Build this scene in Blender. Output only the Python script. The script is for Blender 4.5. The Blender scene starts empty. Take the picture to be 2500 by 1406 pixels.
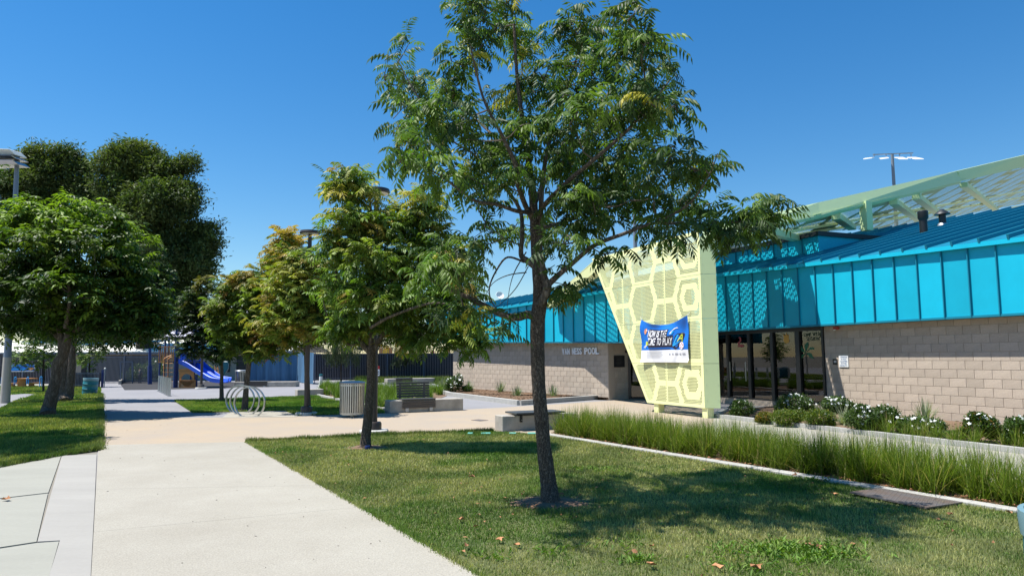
import bpy, bmesh, math, random
import numpy as np
from mathutils import Vector, Matrix, noise
random.seed(7); rng = np.random.default_rng(7)
SC = bpy.context.scene; COL = SC.collection

# ------------------------------------------------------------------ camera
F = 1750.0; CX = 1250.0; CY = 703.0; EYE = 1.55
PITCH = math.atan(169/1750); ROLL = math.radians(-0.4)
def _rx(a): c,s=math.cos(a),math.sin(a); return np.array([[1,0,0],[0,c,-s],[0,s,c]])
def _rz(a): c,s=math.cos(a),math.sin(a); return np.array([[c,-s,0],[s,c,0],[0,0,1]])
CM = _rx(math.pi/2+PITCH) @ _rz(ROLL); CP = np.array([0,0,EYE])
cam = bpy.data.cameras.new('camera'); camo = bpy.data.objects.new('camera', cam); COL.objects.link(camo)
m4 = Matrix([list(CM[i])+[CP[i]] for i in range(3)]+[[0,0,0,1]]); camo.matrix_world = m4
cam.sensor_width = 36; cam.lens = F/2500*36; cam.clip_end = 3000; SC.camera = camo

# ------------------------------------------------------------------ light
EL = math.radians(66); SD = Vector((math.cos(EL), 0.02, -math.sin(EL))).normalized()
sun = bpy.data.lights.new('sun', 'SUN'); sun.energy = 5.0; sun.angle = math.radians(0.53); sun.color = (1, .965, .90)
suno = bpy.data.objects.new('sun', sun); COL.objects.link(suno)
suno.rotation_euler = SD.to_track_quat('-Z', 'Y').to_euler(); suno.location = (-20, 0, 40)
W = bpy.data.worlds.new('World'); SC.world = W; W.use_nodes = True
nt = W.node_tree; bg = nt.nodes['Background']
sky = nt.nodes.new('ShaderNodeTexSky'); sky.sky_type = 'NISHITA'; sky.sun_disc = False
sky.sun_elevation = EL; sky.sun_rotation = math.radians(270); sky.altitude = 300
sky.air_density = 1.25; sky.dust_density = 0.0; sky.ozone_density = 6.0
hs = nt.nodes.new('ShaderNodeHueSaturation'); hs.inputs['Saturation'].default_value = 1.3; hs.inputs['Hue'].default_value = 0.500
nt.links.new(sky.outputs[0], hs.inputs['Color']); nt.links.new(hs.outputs[0], bg.inputs[0])
bg.inputs[1].default_value = 0.086
SC.view_settings.view_transform = 'Standard'; SC.view_settings.look = 'None'
SC.view_settings.exposure = 0.72; SC.view_settings.gamma = 1; SC.view_settings.use_curve_mapping = False
SC.cycles.max_bounces = 8; SC.cycles.diffuse_bounces = 2; SC.cycles.transparent_max_bounces = 16

# ------------------------------------------------------------------ projection helpers (photo pixel -> place in the world)
def ray(x, y): return CM @ np.array([(x-CX)/F, -(y-CY)/F, -1])
def G(x, y, z=0.0): d = ray(x, y); return CP + d*((z-EYE)/d[2])
def P(x, y, Y): d = ray(x, y); return CP + d*(Y/d[1])
def WP(x, y, O, n): d = ray(x, y); return CP + d*(np.dot(np.array(O)-CP, n)/np.dot(d, n))
def nrm(v): v = np.array(v, float); return v/np.linalg.norm(v)
UP = np.array([0,0,1.0])

# ------------------------------------------------------------------ materials
def mat(name, col, rough=.7, metal=0, spec=.5, var=0, vscale=3, bump=0, bscale=40, objvar=0, col2=None, stretch=(1,1,1), detail=6, fine=0, fscale=120, coat=0):
    m = bpy.data.materials.new(name); m.use_nodes = True; n = m.node_tree; L = n.links
    b = n.nodes['Principled BSDF']; b.inputs['Roughness'].default_value = rough
    b.inputs['Metallic'].default_value = metal; b.inputs['Specular IOR Level'].default_value = spec
    if coat: b.inputs['Coat Weight'].default_value = coat
    c4 = (*col, 1); out = None
    tc = n.nodes.new('ShaderNodeTexCoord'); mp = n.nodes.new('ShaderNodeMapping'); mp.inputs['Scale'].default_value = stretch
    L.new(tc.outputs['Object'], mp.inputs[0])
    rgb = n.nodes.new('ShaderNodeRGB'); rgb.outputs[0].default_value = c4; out = rgb.outputs[0]
    def mixn(fac, a, bcol, typ='MIX'):
        x = n.nodes.new('ShaderNodeMix'); x.data_type = 'RGBA'; x.blend_type = typ
        if isinstance(fac, float): x.inputs[0].default_value = fac
        else: L.new(fac, x.inputs[0])
        L.new(a, x.inputs[6])
        if isinstance(bcol, tuple): x.inputs[7].default_value = bcol
        else: L.new(bcol, x.inputs[7])
        return x.outputs[2]
    if var:
        nz = n.nodes.new('ShaderNodeTexNoise'); nz.inputs['Scale'].default_value = vscale; nz.inputs['Detail'].default_value = detail
        nz.inputs['Roughness'].default_value = .65
        L.new(mp.outputs[0], nz.inputs['Vector'])
        mr = n.nodes.new('ShaderNodeMapRange'); mr.inputs[1].default_value = .33; mr.inputs[2].default_value = .67; L.new(nz.outputs[0], mr.inputs[0])
        c2 = (*(col2 if col2 else tuple(x*(1-var) for x in col)), 1)
        out = mixn(mr.outputs[0], out, c2)
    if fine:
        nz = n.nodes.new('ShaderNodeTexNoise'); nz.inputs['Scale'].default_value = fscale; nz.inputs['Detail'].default_value = 2
        L.new(mp.outputs[0], nz.inputs['Vector'])
        mr = n.nodes.new('ShaderNodeMapRange'); mr.inputs[1].default_value = .3; mr.inputs[2].default_value = .7
        mr.inputs[3].default_value = 1-fine; mr.inputs[4].default_value = 1+fine; L.new(nz.outputs[0], mr.inputs[0])
        vm = n.nodes.new('ShaderNodeVectorMath'); vm.operation = 'SCALE'; L.new(out, vm.inputs[0]); L.new(mr.outputs[0], vm.inputs['Scale']); out = vm.outputs[0]
    if objvar:
        oi = n.nodes.new('ShaderNodeObjectInfo'); mr = n.nodes.new('ShaderNodeMapRange')
        mr.inputs[3].default_value = 1-objvar; mr.inputs[4].default_value = 1+objvar; L.new(oi.outputs['Random'], mr.inputs[0])
        vm = n.nodes.new('ShaderNodeVectorMath'); vm.operation = 'SCALE'; L.new(out, vm.inputs[0]); L.new(mr.outputs[0], vm.inputs['Scale']); out = vm.outputs[0]
    L.new(out, b.inputs['Base Color'])
    if bump:
        nz = n.nodes.new('ShaderNodeTexNoise'); nz.inputs['Scale'].default_value = bscale; nz.inputs['Detail'].default_value = 5
        L.new(mp.outputs[0], nz.inputs['Vector'])
        bp = n.nodes.new('ShaderNodeBump'); bp.inputs['Strength'].default_value = bump; bp.inputs['Distance'].default_value = .02
        L.new(nz.outputs[0], bp.inputs['Height']); L.new(bp.outputs[0], b.inputs['Normal'])
    return m
def leafmat(name, rough=.38, trans=.3, spec=.5, tcol=(1.6,1.9,.5)):
    m = bpy.data.materials.new(name); m.use_nodes = True; n = m.node_tree; L = n.links
    b = n.nodes['Principled BSDF']; b.inputs['Roughness'].default_value = rough; b.inputs['Specular IOR Level'].default_value = spec
    at = n.nodes.new('ShaderNodeAttribute'); at.attribute_name = 'tint'
    L.new(at.outputs['Color'], b.inputs['Base Color'])
    tr = n.nodes.new('ShaderNodeBsdfTranslucent'); vm = n.nodes.new('ShaderNodeVectorMath'); vm.operation = 'MULTIPLY'
    vm.inputs[1].default_value = tcol; L.new(at.outputs['Color'], vm.inputs[0]); L.new(vm.outputs[0], tr.inputs[0])
    mx = n.nodes.new('ShaderNodeMixShader'); mx.inputs[0].default_value = trans
    L.new(b.outputs[0], mx.inputs[1]); L.new(tr.outputs[0], mx.inputs[2]); L.new(mx.outputs[0], n.nodes['Material Output'].inputs[0])
    return m
def glassmat(name, tint=(.90,.94,.90)):
    m = bpy.data.materials.new(name); m.use_nodes = True; n = m.node_tree; L = n.links
    n.nodes.remove(n.nodes['Principled BSDF'])
    t = n.nodes.new('ShaderNodeBsdfTransparent'); t.inputs[0].default_value = (*tint,1)
    g = n.nodes.new('ShaderNodeBsdfGlossy'); g.inputs['Roughness'].default_value = .01
    fr = n.nodes.new('ShaderNodeFresnel'); fr.inputs[0].default_value = 1.85
    mx = n.nodes.new('ShaderNodeMixShader'); L.new(fr.outputs[0], mx.inputs[0]); L.new(t.outputs[0], mx.inputs[1]); L.new(g.outputs[0], mx.inputs[2])
    L.new(mx.outputs[0], n.nodes['Material Output'].inputs[0]); return m
def barkmat(name, c1, c2, scale=18):
    m = bpy.data.materials.new(name); m.use_nodes = True; n = m.node_tree; L = n.links
    b = n.nodes['Principled BSDF']; b.inputs['Roughness'].default_value = .9; b.inputs['Specular IOR Level'].default_value = .2
    tc = n.nodes.new('ShaderNodeTexCoord'); mp = n.nodes.new('ShaderNodeMapping'); mp.inputs['Scale'].default_value = (1,1,.28)
    L.new(tc.outputs['Object'], mp.inputs[0])
    nz = n.nodes.new('ShaderNodeTexNoise'); nz.inputs['Scale'].default_value = scale*3; nz.inputs['Detail'].default_value = 8; L.new(mp.outputs[0], nz.inputs[0])
    vo = n.nodes.new('ShaderNodeTexVoronoi'); vo.feature = 'DISTANCE_TO_EDGE'; vo.inputs['Scale'].default_value = scale*2.2
    mixv = n.nodes.new('ShaderNodeMix'); mixv.data_type = 'VECTOR'; mixv.inputs[0].default_value = .12; L.new(mp.outputs[0], mixv.inputs[4]); L.new(nz.outputs[1], mixv.inputs[5])
    L.new(mixv.outputs[1], vo.inputs[0])
    mr = n.nodes.new('ShaderNodeMapRange'); mr.inputs[1].default_value = .0; mr.inputs[2].default_value = .3; L.new(vo.outputs[0], mr.inputs[0])
    mm = n.nodes.new('ShaderNodeMath'); mm.operation = 'MULTIPLY'; L.new(mr.outputs[0], mm.inputs[0]); L.new(nz.outputs[0], mm.inputs[1])
    cr = n.nodes.new('ShaderNodeValToRGB'); cr.color_ramp.elements[0].color = (*c1,1); cr.color_ramp.elements[1].color = (*c2,1)
    cr.color_ramp.elements[1].position = .55; L.new(mm.outputs[0], cr.inputs[0]); L.new(cr.outputs[0], b.inputs['Base Color'])
    bp = n.nodes.new('ShaderNodeBump'); bp.inputs['Strength'].default_value = .9; bp.inputs['Distance'].default_value = .02
    L.new(mm.outputs[0], bp.inputs['Height']); L.new(bp.outputs[0], b.inputs['Normal'])
    return m

M = {}
M['ground'] = mat('far_ground', (.20,.18,.14), .95, var=.3, vscale=.3)
M['asphalt'] = mat('pavement_gray', (.245,.24,.25), .9, var=.14, vscale=.6, bump=.12, bscale=60, fine=.10, fscale=90)
M['path'] = mat('path_concrete', (.34,.318,.268), .9, var=.16, vscale=.55, col2=(.285,.262,.215), bump=.18, bscale=90, fine=.16, fscale=75)
M['slab'] = mat('slab_concrete', (.32,.305,.275), .85, var=.14, vscale=1.1, bump=.08, bscale=60, fine=.04, fscale=60, stretch=(.35,1.6,1))
M['slab2'] = mat('slab_cream', (.30,.295,.25), .85, var=.14, vscale=1.1, bump=.08, bscale=60, fine=.05, fscale=60, stretch=(.35,1.6,1))
M['tan'] = mat('tan_plaza_concrete', (.36,.285,.20), .9, var=.18, vscale=.7, col2=(.315,.265,.21), bump=.12, bscale=70, fine=.08, fscale=60)
M['curb'] = mat('curb_concrete', (.42,.41,.38), .85, var=.2, vscale=5, bump=.2, bscale=60, fine=.08)
M['joint'] = mat('joint_dirt', (.20,.185,.155), .95)
M['bench'] = mat('bench_concrete', (.42,.385,.33), .85, var=.35, vscale=3.5, bump=.15, bscale=40, fine=.06)
M['soil'] = mat('soil', (.20,.125,.075), .95, var=.4, vscale=5, bump=.6, bscale=30)
M['lawnbase'] = mat('turf_base', (.13,.125,.05), .95, var=.5, vscale=2.2, col2=(.055,.085,.022), bump=.5, bscale=60)
M['mulch'] = mat('mulch', (.20,.115,.06), .95, var=.6, vscale=14, bump=1, bscale=60, fine=.4, fscale=50)
M['rubber'] = mat('dark_surfacing', (.035,.033,.035), .95, var=.3, vscale=5)
M['block'] = mat('concrete_block', (.50,.415,.33), .92, var=.12, vscale=6, bump=.35, bscale=160, objvar=.09, fine=.13, fscale=110)
M['mortar'] = mat('mortar', (.42,.35,.28), .95)
M['teal'] = mat('teal_metal', (.006,.43,.60), .48, spec=.3, var=.10, vscale=1.5, objvar=.15)  # tone spread per panel paints in the light on slightly buckled sheets
M['tealdk'] = mat('teal_trim', (.008,.20,.29), .5, spec=.3, objvar=.03)
M['tealroof'] = mat('teal_roof_metal', (.008,.17,.26), .34, objvar=.12)
M['cornice'] = mat('dark_cornice', (.012,.016,.02), .5)
M['lime'] = mat('pale_lime_paint', (.86,.87,.43), .5, var=.03, vscale=2, objvar=.012)
M['limebeam'] = mat('lime_beam_paint', (.58,.70,.37), .5, var=.03, vscale=2)
M['deck'] = mat('lime_deck_shaded', (.40,.50,.25), .5)  # lime darkened so the underside of the deck looks shaded
M['black'] = mat('black_frame', (.012,.012,.013), .4)
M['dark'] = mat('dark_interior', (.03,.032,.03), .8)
M['cream'] = mat('interior_wall', (.80,.78,.62), .8)
M['ifloor'] = mat('interior_floor', (.25,.25,.24), .5)
M['glass'] = glassmat('window_glass'); M['glassdk'] = glassmat('door_glass', (.35,.38,.38))
M['steel'] = mat('stainless_steel', (.50,.50,.49), .32, metal=1, var=.1, vscale=8)
M['galv'] = mat('galvanised_steel', (.42,.43,.44), .45, metal=.7, var=.2, vscale=6)
M['pole'] = mat('bronze_pole_paint', (.040,.030,.026), .45)
M['white'] = mat('white_paint', (.78,.78,.76), .5); M['offwhite'] = mat('off_white', (.70,.69,.64), .6)
M['plinth'] = mat('plinth_concrete', (.55,.54,.50), .85, var=.15, vscale=6)
M['slat'] = mat('charcoal_slat', (.045,.048,.047), .55); M['slatbr'] = mat('brown_gray_slat', (.085,.072,.062), .6)
M['silver'] = mat('letters_sky_sheen', (.86,.88,.92), .35)  # pale non-metal colour stands in for sky reflected in the silver letters
M['bronze'] = mat('dark_plaque', (.016,.014,.014), .5)
M['red'] = mat('red_plastic', (.45,.03,.03), .4); M['orange'] = mat('orange_plastic', (.52,.22,.055), .5)
M['blue'] = mat('blue_plastic', (.015,.10,.62), .45); M['navy'] = mat('navy_paint', (.012,.035,.16), .45)
M['picketblue'] = mat('slate_blue_fence', (.065,.085,.125), .5); M['pkt'] = mat('picket_gray', (.13,.135,.155), .5); M['mesh'] = mat('blue_windscreen', (.085,.21,.36), .8, var=.5, vscale=1.2, stretch=(2.5,2.5,.12))
M['fabdk'] = mat('dark_windscreen', (.012,.014,.022), .95)
M['tealbin'] = mat('teal_barrel_paint', (.012,.16,.19), .45, var=.2, vscale=5); M['bag'] = mat('bin_liner', (.16,.27,.30), .3)
M['plate'] = mat('rusty_plate', (.14,.135,.135), .6, metal=.3, var=.5, vscale=4, col2=(.16,.11,.08))
M['beige'] = mat('stucco', (.42,.35,.26), .9, var=.1, vscale=2); M['roofw'] = mat('white_roof', (.82,.80,.70), .7)
M['groof'] = mat('silver_roof', (.36,.37,.38), .6, var=.15, vscale=2)
M['concpole'] = mat('concrete_pole', (.42,.385,.32), .85, var=.1, vscale=6); M['bluegray'] = mat('blue_gray_pole', (.16,.20,.25), .5)
M['lens'] = mat('lamp_diffuser', (.72,.72,.66), .3)
M['yellow'] = mat('yellow_plastic', (.85,.48,.02), .4); M['skin'] = mat('skin', (.22,.12,.07), .6)
M['shirt'] = mat('gray_shirt', (.16,.17,.18), .85); M['trouser'] = mat('black_trousers', (.012,.012,.014), .9); M['hair'] = mat('black_hair', (.008,.007,.006), .6)
M['bblue'] = mat('banner_blue', (.008,.155,.60), .45); M['bwhite'] = mat('banner_white', (.80,.80,.82), .5)
M['bdark'] = mat('banner_black', (.02,.015,.03), .5); M['blt'] = mat('banner_light_blue', (.02,.35,.80), .45); M['byel'] = mat('banner_yellow', (.62,.68,.05), .45)
M['bpink'] = mat('banner_rose', (.55,.12,.20), .5); M['bor'] = mat('banner_orange', (.80,.33,.16), .5); M['bgray'] = mat('banner_gray', (.36,.36,.40), .5)
M['ink'] = mat('ink', (.03,.03,.04), .6); M['gpaint'] = mat('green_window_paint', (.02,.13,.06), .6); M['gdark'] = mat('dark_green_lettering', (.03,.07,.04), .6)
M['pinkp'] = mat('flamingo_pink', (.32,.06,.07), .6); M['pine'] = mat('pineapple_orange', (.62,.33,.06), .6)
M['poster'] = mat('poster_blue', (.03,.20,.34), .6); M['paper'] = mat('paper', (.55,.56,.52), .7); M['signblue'] = mat('sign_blue_ink', (.12,.22,.40), .6)
M['bark'] = barkmat('bark_rough', (.045,.033,.026), (.30,.235,.18)); M['bark2'] = barkmat('bark_smooth', (.085,.066,.05), (.23,.185,.145), 9)
M['barkdk'] = barkmat('bark_dark', (.02,.016,.012), (.10,.08,.06), 10); M['twig'] = mat('twig', (.11,.085,.065), .85)
M['leaf'] = leafmat('pinnate_leaf', .50, .30, .25, (1.4,1.7,.45)); M['leafg'] = leafmat('glossy_leaf', .52, .24, .3); M['leafd'] = leafmat('dull_leaf', .62, .2, .25)
M['blade'] = leafmat('grass_blade', .55, .30, .3, (1.5,1.6,.6)); M['petal'] = mat('white_petal', (.85,.85,.80), .6); M['dryleaf'] = mat('dry_leaf', (.42,.20,.09), .8, objvar=.35, var=.3, vscale=30)
M['valve'] = mat('green_valve_lid', (.10,.34,.28), .6)

# ------------------------------------------------------------------ object helpers
def tag(o, label=None, cat=None, group=None, kind=None):
    if label: o['label'] = label
    if cat: o['category'] = cat
    if group: o['group'] = group
    if kind: o['kind'] = kind
    return o
WORLD = {}
def wloc(o): return WORLD.get(o.name, np.zeros(3)) if o is not None else np.zeros(3)
def thing(name, label, cat, loc=(0,0,0), rz=0, group=None, kind=None):
    o = bpy.data.objects.new(name, None); COL.objects.link(o); o.location = loc; o.rotation_euler = (0,0,rz); o.empty_display_size = .2
    WORLD[o.name] = np.array(loc, float); return tag(o, label, cat, group, kind)
def link(name, me, m, parent=None, loc=None):
    o = bpy.data.objects.new(name, me); COL.objects.link(o)
    if m is not None and not me.materials: me.materials.append(m)
    if parent is not None: o.parent = parent
    if loc is not None: o.location = loc
    return o
def fast(name, V, Fa, m, parent=None, tint=None, smooth=False, world=False):
    V = np.asarray(V, np.float32).reshape(-1,3)
    if world and parent is not None: V = V - wloc(parent).astype(np.float32)
    Fa = np.asarray(Fa, np.int32); k = Fa.shape[1]
    me = bpy.data.meshes.new(name); me.vertices.add(len(V)); me.vertices.foreach_set('co', V.ravel())
    me.loops.add(Fa.size); me.loops.foreach_set('vertex_index', Fa.ravel())
    me.polygons.add(len(Fa)); me.polygons.foreach_set('loop_start', np.arange(0, Fa.size, k, dtype=np.int32))
    if smooth: me.polygons.foreach_set('use_smooth', np.ones(len(Fa), bool))
    if tint is not None:
        a = me.attributes.new('tint', 'FLOAT_COLOR', 'POINT'); c = np.ones((len(V),4), np.float32); c[:,:3] = tint; a.data.foreach_set('color', c.ravel())
    me.update(calc_edges=True); me.validate()
    o = link(name, me, m, parent)
    if parent is not None: WORLD[o.name] = wloc(parent)
    return o
class MB:
    def __init__(s): s.v = []; s.f = []; s.n = 0
    def add(s, V, Fs):
        V = [tuple(map(float, p)) for p in V]; s.v += V; s.f += [tuple(i+s.n for i in f) for f in Fs]; s.n += len(V); return s
    def box(s, c, sz, X=(1,0,0), Y=(0,1,0), Z=(0,0,1), bev=0):
        c, X, Y, Z = map(lambda a: np.array(a, float), (c, X, Y, Z)); h = np.array(sz)/2
        V = [c+X*h[0]*i+Y*h[1]*j+Z*h[2]*k for k in (-1,1) for j in (-1,1) for i in (-1,1)]
        return s.add(V, [(0,2,3,1),(4,5,7,6),(0,1,5,4),(2,6,7,3),(0,4,6,2),(1,3,7,5)])
    def bar(s, a, b, w, h, up=(0,0,1)):
        a, b = np.array(a, float), np.array(b, float); d = b-a; L = np.linalg.norm(d); X = d/L
        up = np.array(up, float)
        if abs(np.dot(X, up)) > .99: up = np.array([0,1.,0])
        Y = nrm(np.cross(up, X)); Z = np.cross(X, Y); return s.box((a+b)/2, (L,w,h), X, Y, Z)
    def quad(s, a, b, c, d): return s.add([a,b,c,d], [(0,1,2,3)])
    def poly(s, pts): return s.add(pts, [tuple(range(len(pts)))])
    def prism(s, pts, z0, z1):
        n = len(pts); ar = sum(pts[i][0]*pts[(i+1)%n][1]-pts[(i+1)%n][0]*pts[i][1] for i in range(n))
        if ar < 0: pts = pts[::-1]
        return s.add([(p[0],p[1],z0) for p in pts]+[(p[0],p[1],z1) for p in pts],
            [tuple(range(n))[::-1], tuple(range(n,2*n))]+[(i,(i+1)%n,(i+1)%n+n,i+n) for i in range(n)])
    def extrude(s, pts, d):
        pts = [np.array(p, float) for p in pts]; d = np.array(d, float); n = len(pts)
        return s.add(pts+[p+d for p in pts], [tuple(range(n)), tuple(range(2*n-1,n-1,-1))]+[((i+1)%n,i,i+n,(i+1)%n+n) for i in range(n)])
    def tube(s, pts, rad, seg=8, cap=True):
        pts = [np.array(p, float) for p in pts]; n = len(pts)
        if np.isscalar(rad): rad = [rad]*n
        V = []; nn = None
        for i in range(n):
            t = pts[min(i+1,n-1)]-pts[max(i-1,0)]; t = t/(np.linalg.norm(t)+1e-9)
            if nn is None: nn = np.cross(t, [0,0,1.0] if abs(t[2]) < .9 else [1.0,0,0])
            nn = nn-t*np.dot(nn,t); nn = nn/(np.linalg.norm(nn)+1e-9); bb = np.cross(t, nn)
            for k in range(seg):
                a = 2*math.pi*k/seg; V.append(pts[i]+(nn*math.cos(a)+bb*math.sin(a))*rad[i])
        Fs = [(i*seg+k, i*seg+(k+1)%seg, (i+1)*seg+(k+1)%seg, (i+1)*seg+k) for i in range(n-1) for k in range(seg)]
        if cap: Fs += [tuple(range(seg))[::-1], tuple(range((n-1)*seg, n*seg))]
        return s.add(V, Fs)
    def lathe(s, prof, c=(0,0,0), seg=24):
        V = []; n = len(prof)
        for r, z in prof:
            for k in range(seg):
                a = 2*math.pi*k/seg; V.append((c[0]+r*math.cos(a), c[1]+r*math.sin(a), c[2]+z))
        Fs = [(i*seg+k, i*seg+(k+1)%seg, (i+1)*seg+(k+1)%seg, (i+1)*seg+k) for i in range(n-1) for k in range(seg)]
        Fs += [tuple(range(seg))[::-1], tuple(range((n-1)*seg, n*seg))]
        return s.add(V, Fs)
    def build(s, name, m, parent=None, world=True, smooth=False, bevel=0, tint=None):
        V = np.array(s.v); 
        if world and parent is not None: V = V-wloc(parent)
        me = bpy.data.meshes.new(name); me.from_pydata([tuple(p) for p in V], [], s.f); me.update()
        if bevel:
            bm = bmesh.new(); bm.from_mesh(me); bmesh.ops.bevel(bm, geom=bm.edges[:], offset=bevel, segments=1, affect='EDGES'); bm.to_mesh(me); bm.free()
        if smooth: me.polygons.foreach_set('use_smooth', [True]*len(me.polygons)); me.set_sharp_from_angle(angle=math.radians(40))
        if tint is not None:
            a = me.attributes.new('tint', 'FLOAT_COLOR', 'POINT'); c = np.ones((len(me.vertices),4), np.float32); c[:,:3] = tint; a.data.foreach_set('color', c.ravel())
        o = link(name, me, m, parent)
        if parent is not None: WORLD[o.name] = wloc(parent) if world else np.zeros(3)
        return o
def copy_tree(o, parent=None):
    c = o.copy(); COL.objects.link(c); c.parent = parent
    for ch in o.children: copy_tree(ch, c)
    return c
def single(mb, name, m, label, cat, group=None, **k):
    o = mb.build(name, m, None, **k); return tag(o, label, cat, group)
def struct(name, pts, z, m, thick=None):
    pts = [(p[0], p[1]) for p in pts]; b = MB()
    if thick: b.prism(pts, z-thick, z)
    else:
        n = len(pts); ar = sum(pts[i][0]*pts[(i+1)%n][1]-pts[(i+1)%n][0]*pts[i][1] for i in range(n))
        if ar < 0: pts = pts[::-1]
        b.poly([(p[0],p[1],z) for p in pts])
    return tag(b.build(name, m), kind='structure')
_tc = {}
def textgeo(s, bold=0):
    key = s; s = s.rstrip('\t'); bold = .022 if key.endswith('\t') else 0
    if key not in _tc:
        cu = bpy.data.curves.new('t', 'FONT'); cu.body = s; cu.offset = bold; o = bpy.data.objects.new('t', cu); COL.objects.link(o)
        dg = bpy.context.evaluated_depsgraph_get(); me = o.evaluated_get(dg).to_mesh()
        V = np.array([tuple(v.co) for v in me.vertices]); Fs = [tuple(p.vertices) for p in me.polygons]
        o.evaluated_get(dg).to_mesh_clear(); bpy.data.objects.remove(o); bpy.data.curves.remove(cu)
        V = V[:,:2]; V = (V-V.min(0))/(V.max(0)-V.min(0)); _tc[key] = (V, Fs)
    return _tc[key]
def textmb(s, fn, mb=None):                      # fn maps (u,v) in 0..1 to a 3D point
    V, Fs = textgeo(s); mb = mb or MB(); return mb.add([fn(u, v) for u, v in V], Fs)

# ================================================================== GROUND
def GG(l): return [G(*p)[:2] for p in l]
struct('ground', [(-700,-300),(700,-300),(700,900),(-700,900)], -.03, M['ground'])
struct('plaza', [(-60,-12),(40,-12),(40,58),(-60,58)], 0, M['asphalt'])
c0 = G(1340,1062)[:2]; c1 = G(2500,1252)[:2]; cd = nrm(c1-c0); cn = np.array([-cd[1], cd[0]])      # curb line, cn points towards building
if cn[0] < 0: cn = -cn
def CL(t, o=0): return c0+cd*t+cn*o
tan = GG([(243,1088),(600,1079),(1210,1052)])+[CL(0), CL(0,1.0), CL(3.2,1.0)]+GG([(1745,1019),(1720,985),(1560,972),(1486,978),(1268,992),(1134,1000),(722,1017),(247,1022)])
struct('tan_plaza', tan, .004, M['tan'])
w0 = G(1745,1019)[:2]; wd = nrm(G(2500,1108)[:2]-w0)
struct('walkway', [CL(3.2,1.0), CL(22,1.0), w0+wd*18, w0], .004, M['path'])
# path laid in cast slabs over a dirt joint bed
pl0 = G(240,1088)[:2]; pl1 = G(222,1406)[:2]; pr0 = G(600,1080)[:2]; pr1 = G(1165,1406)[:2]
def ext(a, b, y): t = (y-a[1])/(b[1]-a[1]); return a+(b-a)*t
struct('path_bed', [pl0, pr0, ext(pr0,pr1,-6), ext(pl0,pl1,-6)], .004, M['joint'])
path = tag(bpy.data.objects.new('path', None), kind='structure'); COL.objects.link(path)
def slab(poly, m, par, z=.016, g=.0025):
    c = np.mean(poly, axis=0); q = [p+(c-p)/np.linalg.norm(c-p)*g for p in poly]; MB().prism([tuple(p) for p in q], z-.06, z).build('paving_slab', m, par)
def cutp(y, side): return ext(pl0, pl1, y) if side == 0 else ext(pr0, pr1, y)
cuts = [(None,None), (G(236,1197)[1], G(800,1187)[1]), (G(230,1302)[1], G(864,1241)[1]), (3.4,4.3), (.6,1.6), (-6,-6)]
for i in range(len(cuts)-1):
    a, b = cuts[i], cuts[i+1]
    A = pl0 if a[0] is None else cutp(a[0],0); B = pr0 if a[0] is None else cutp(a[1],1)
    slab([A, B, cutp(b[1],1), cutp(b[0],0)], M['path'], path)
lw = GG([(-60,1154),(150,1113),(239,1101),(221,1410),(121,1410)])
struct('side_bed', [G(-250,1190)[:2]]+GG([(150,1113),(237,1101)])+[ext(pl0,pl1,-6), (-6,-6)], .003, M['joint'])
slab(GG([(151,1114),(236,1111),(230,1250),(221,1412),(119,1412),(146,1323),(91,1326)]), M['slab'], path)
slab(GG([(-250,1184),(149,1115),(118,1205),(-250,1248)]), M['slab2'], path)
slab(GG([(-250,1250),(117,1207),(89,1326),(-250,1378)]), M['slab2'], path)
slab([G(-250,1382)[:2]]+GG([(89,1329),(144,1325),(121,1409),(116,1425)])+[np.array([-4.2,3.0])], M['slab2'], path)
slab([G(117,1428)[:2], G(220,1414)[:2], ext(pl0,pl1,1.0), np.array([-3.6,1.0])], M['slab'], path)
# lawns
L1 = GG([(600,1080),(885,1067),(1205,1055)])+[CL(0,-.14)]+[CL(22,-.14)]+[ext(pr0,pr1,-5)]
L2 = GG([(-500,1225),(-200,1172),(0,1141),(150,1113),(239,1101),(243,1020),(246,962),(247,946),(120,943),(-300,943)])
L3 = GG([(425,979),(470,1008),(563,1006),(693,1003),(728,1015),(940,1009),(935,1001),(787,973),(777,968),(722,969)])
SP = GG([(-400,1060),(-100,1018),(0,999),(37,979),(91,963),(60,962),(0,966),(-400,975)])
L4 = GG([(866,934),(1052,934),(1100,950),(1104,940),(1098,927),(870,927)])
for nm, pl in (('lawn',L1),('lawn',L2),('lawn',L3),('lawn',L4)): struct(nm, pl, .012, M['lawnbase'])
struct('side_path', SP, .018, M['asphalt'])
struct('far_strip', GG([(-300,943),(120,943),(200,938),(-300,938)]), .01, M['path'])
struct('play_surface', GG([(293,937),(304,952),(385,951),(560,947),(640,936),(560,932),(300,932)]), .008, M['rubber'])
struct('concrete_pad', GG([(563,1006),(693,1003),(728,1015),(722,1018),(540,1020)]), .008, M['path'])
# curb along the ornamental grass
for i in range(7):
    a, b = CL(i*3+.005, -.07), CL(i*3+2.995, -.07)
    o = MB().box(((a[0]+b[0])/2, (a[1]+b[1])/2, 0), (2.99,.15,.09), (cd[0],cd[1],0), (-cd[1],cd[0],0)).build('curb', M['curb'], bevel=.006); tag(o, kind='structure')
struct('grass_bed', [CL(0,0), CL(22,0), CL(22,1.05), CL(0,1.05)], .02, M['soil'])
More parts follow.
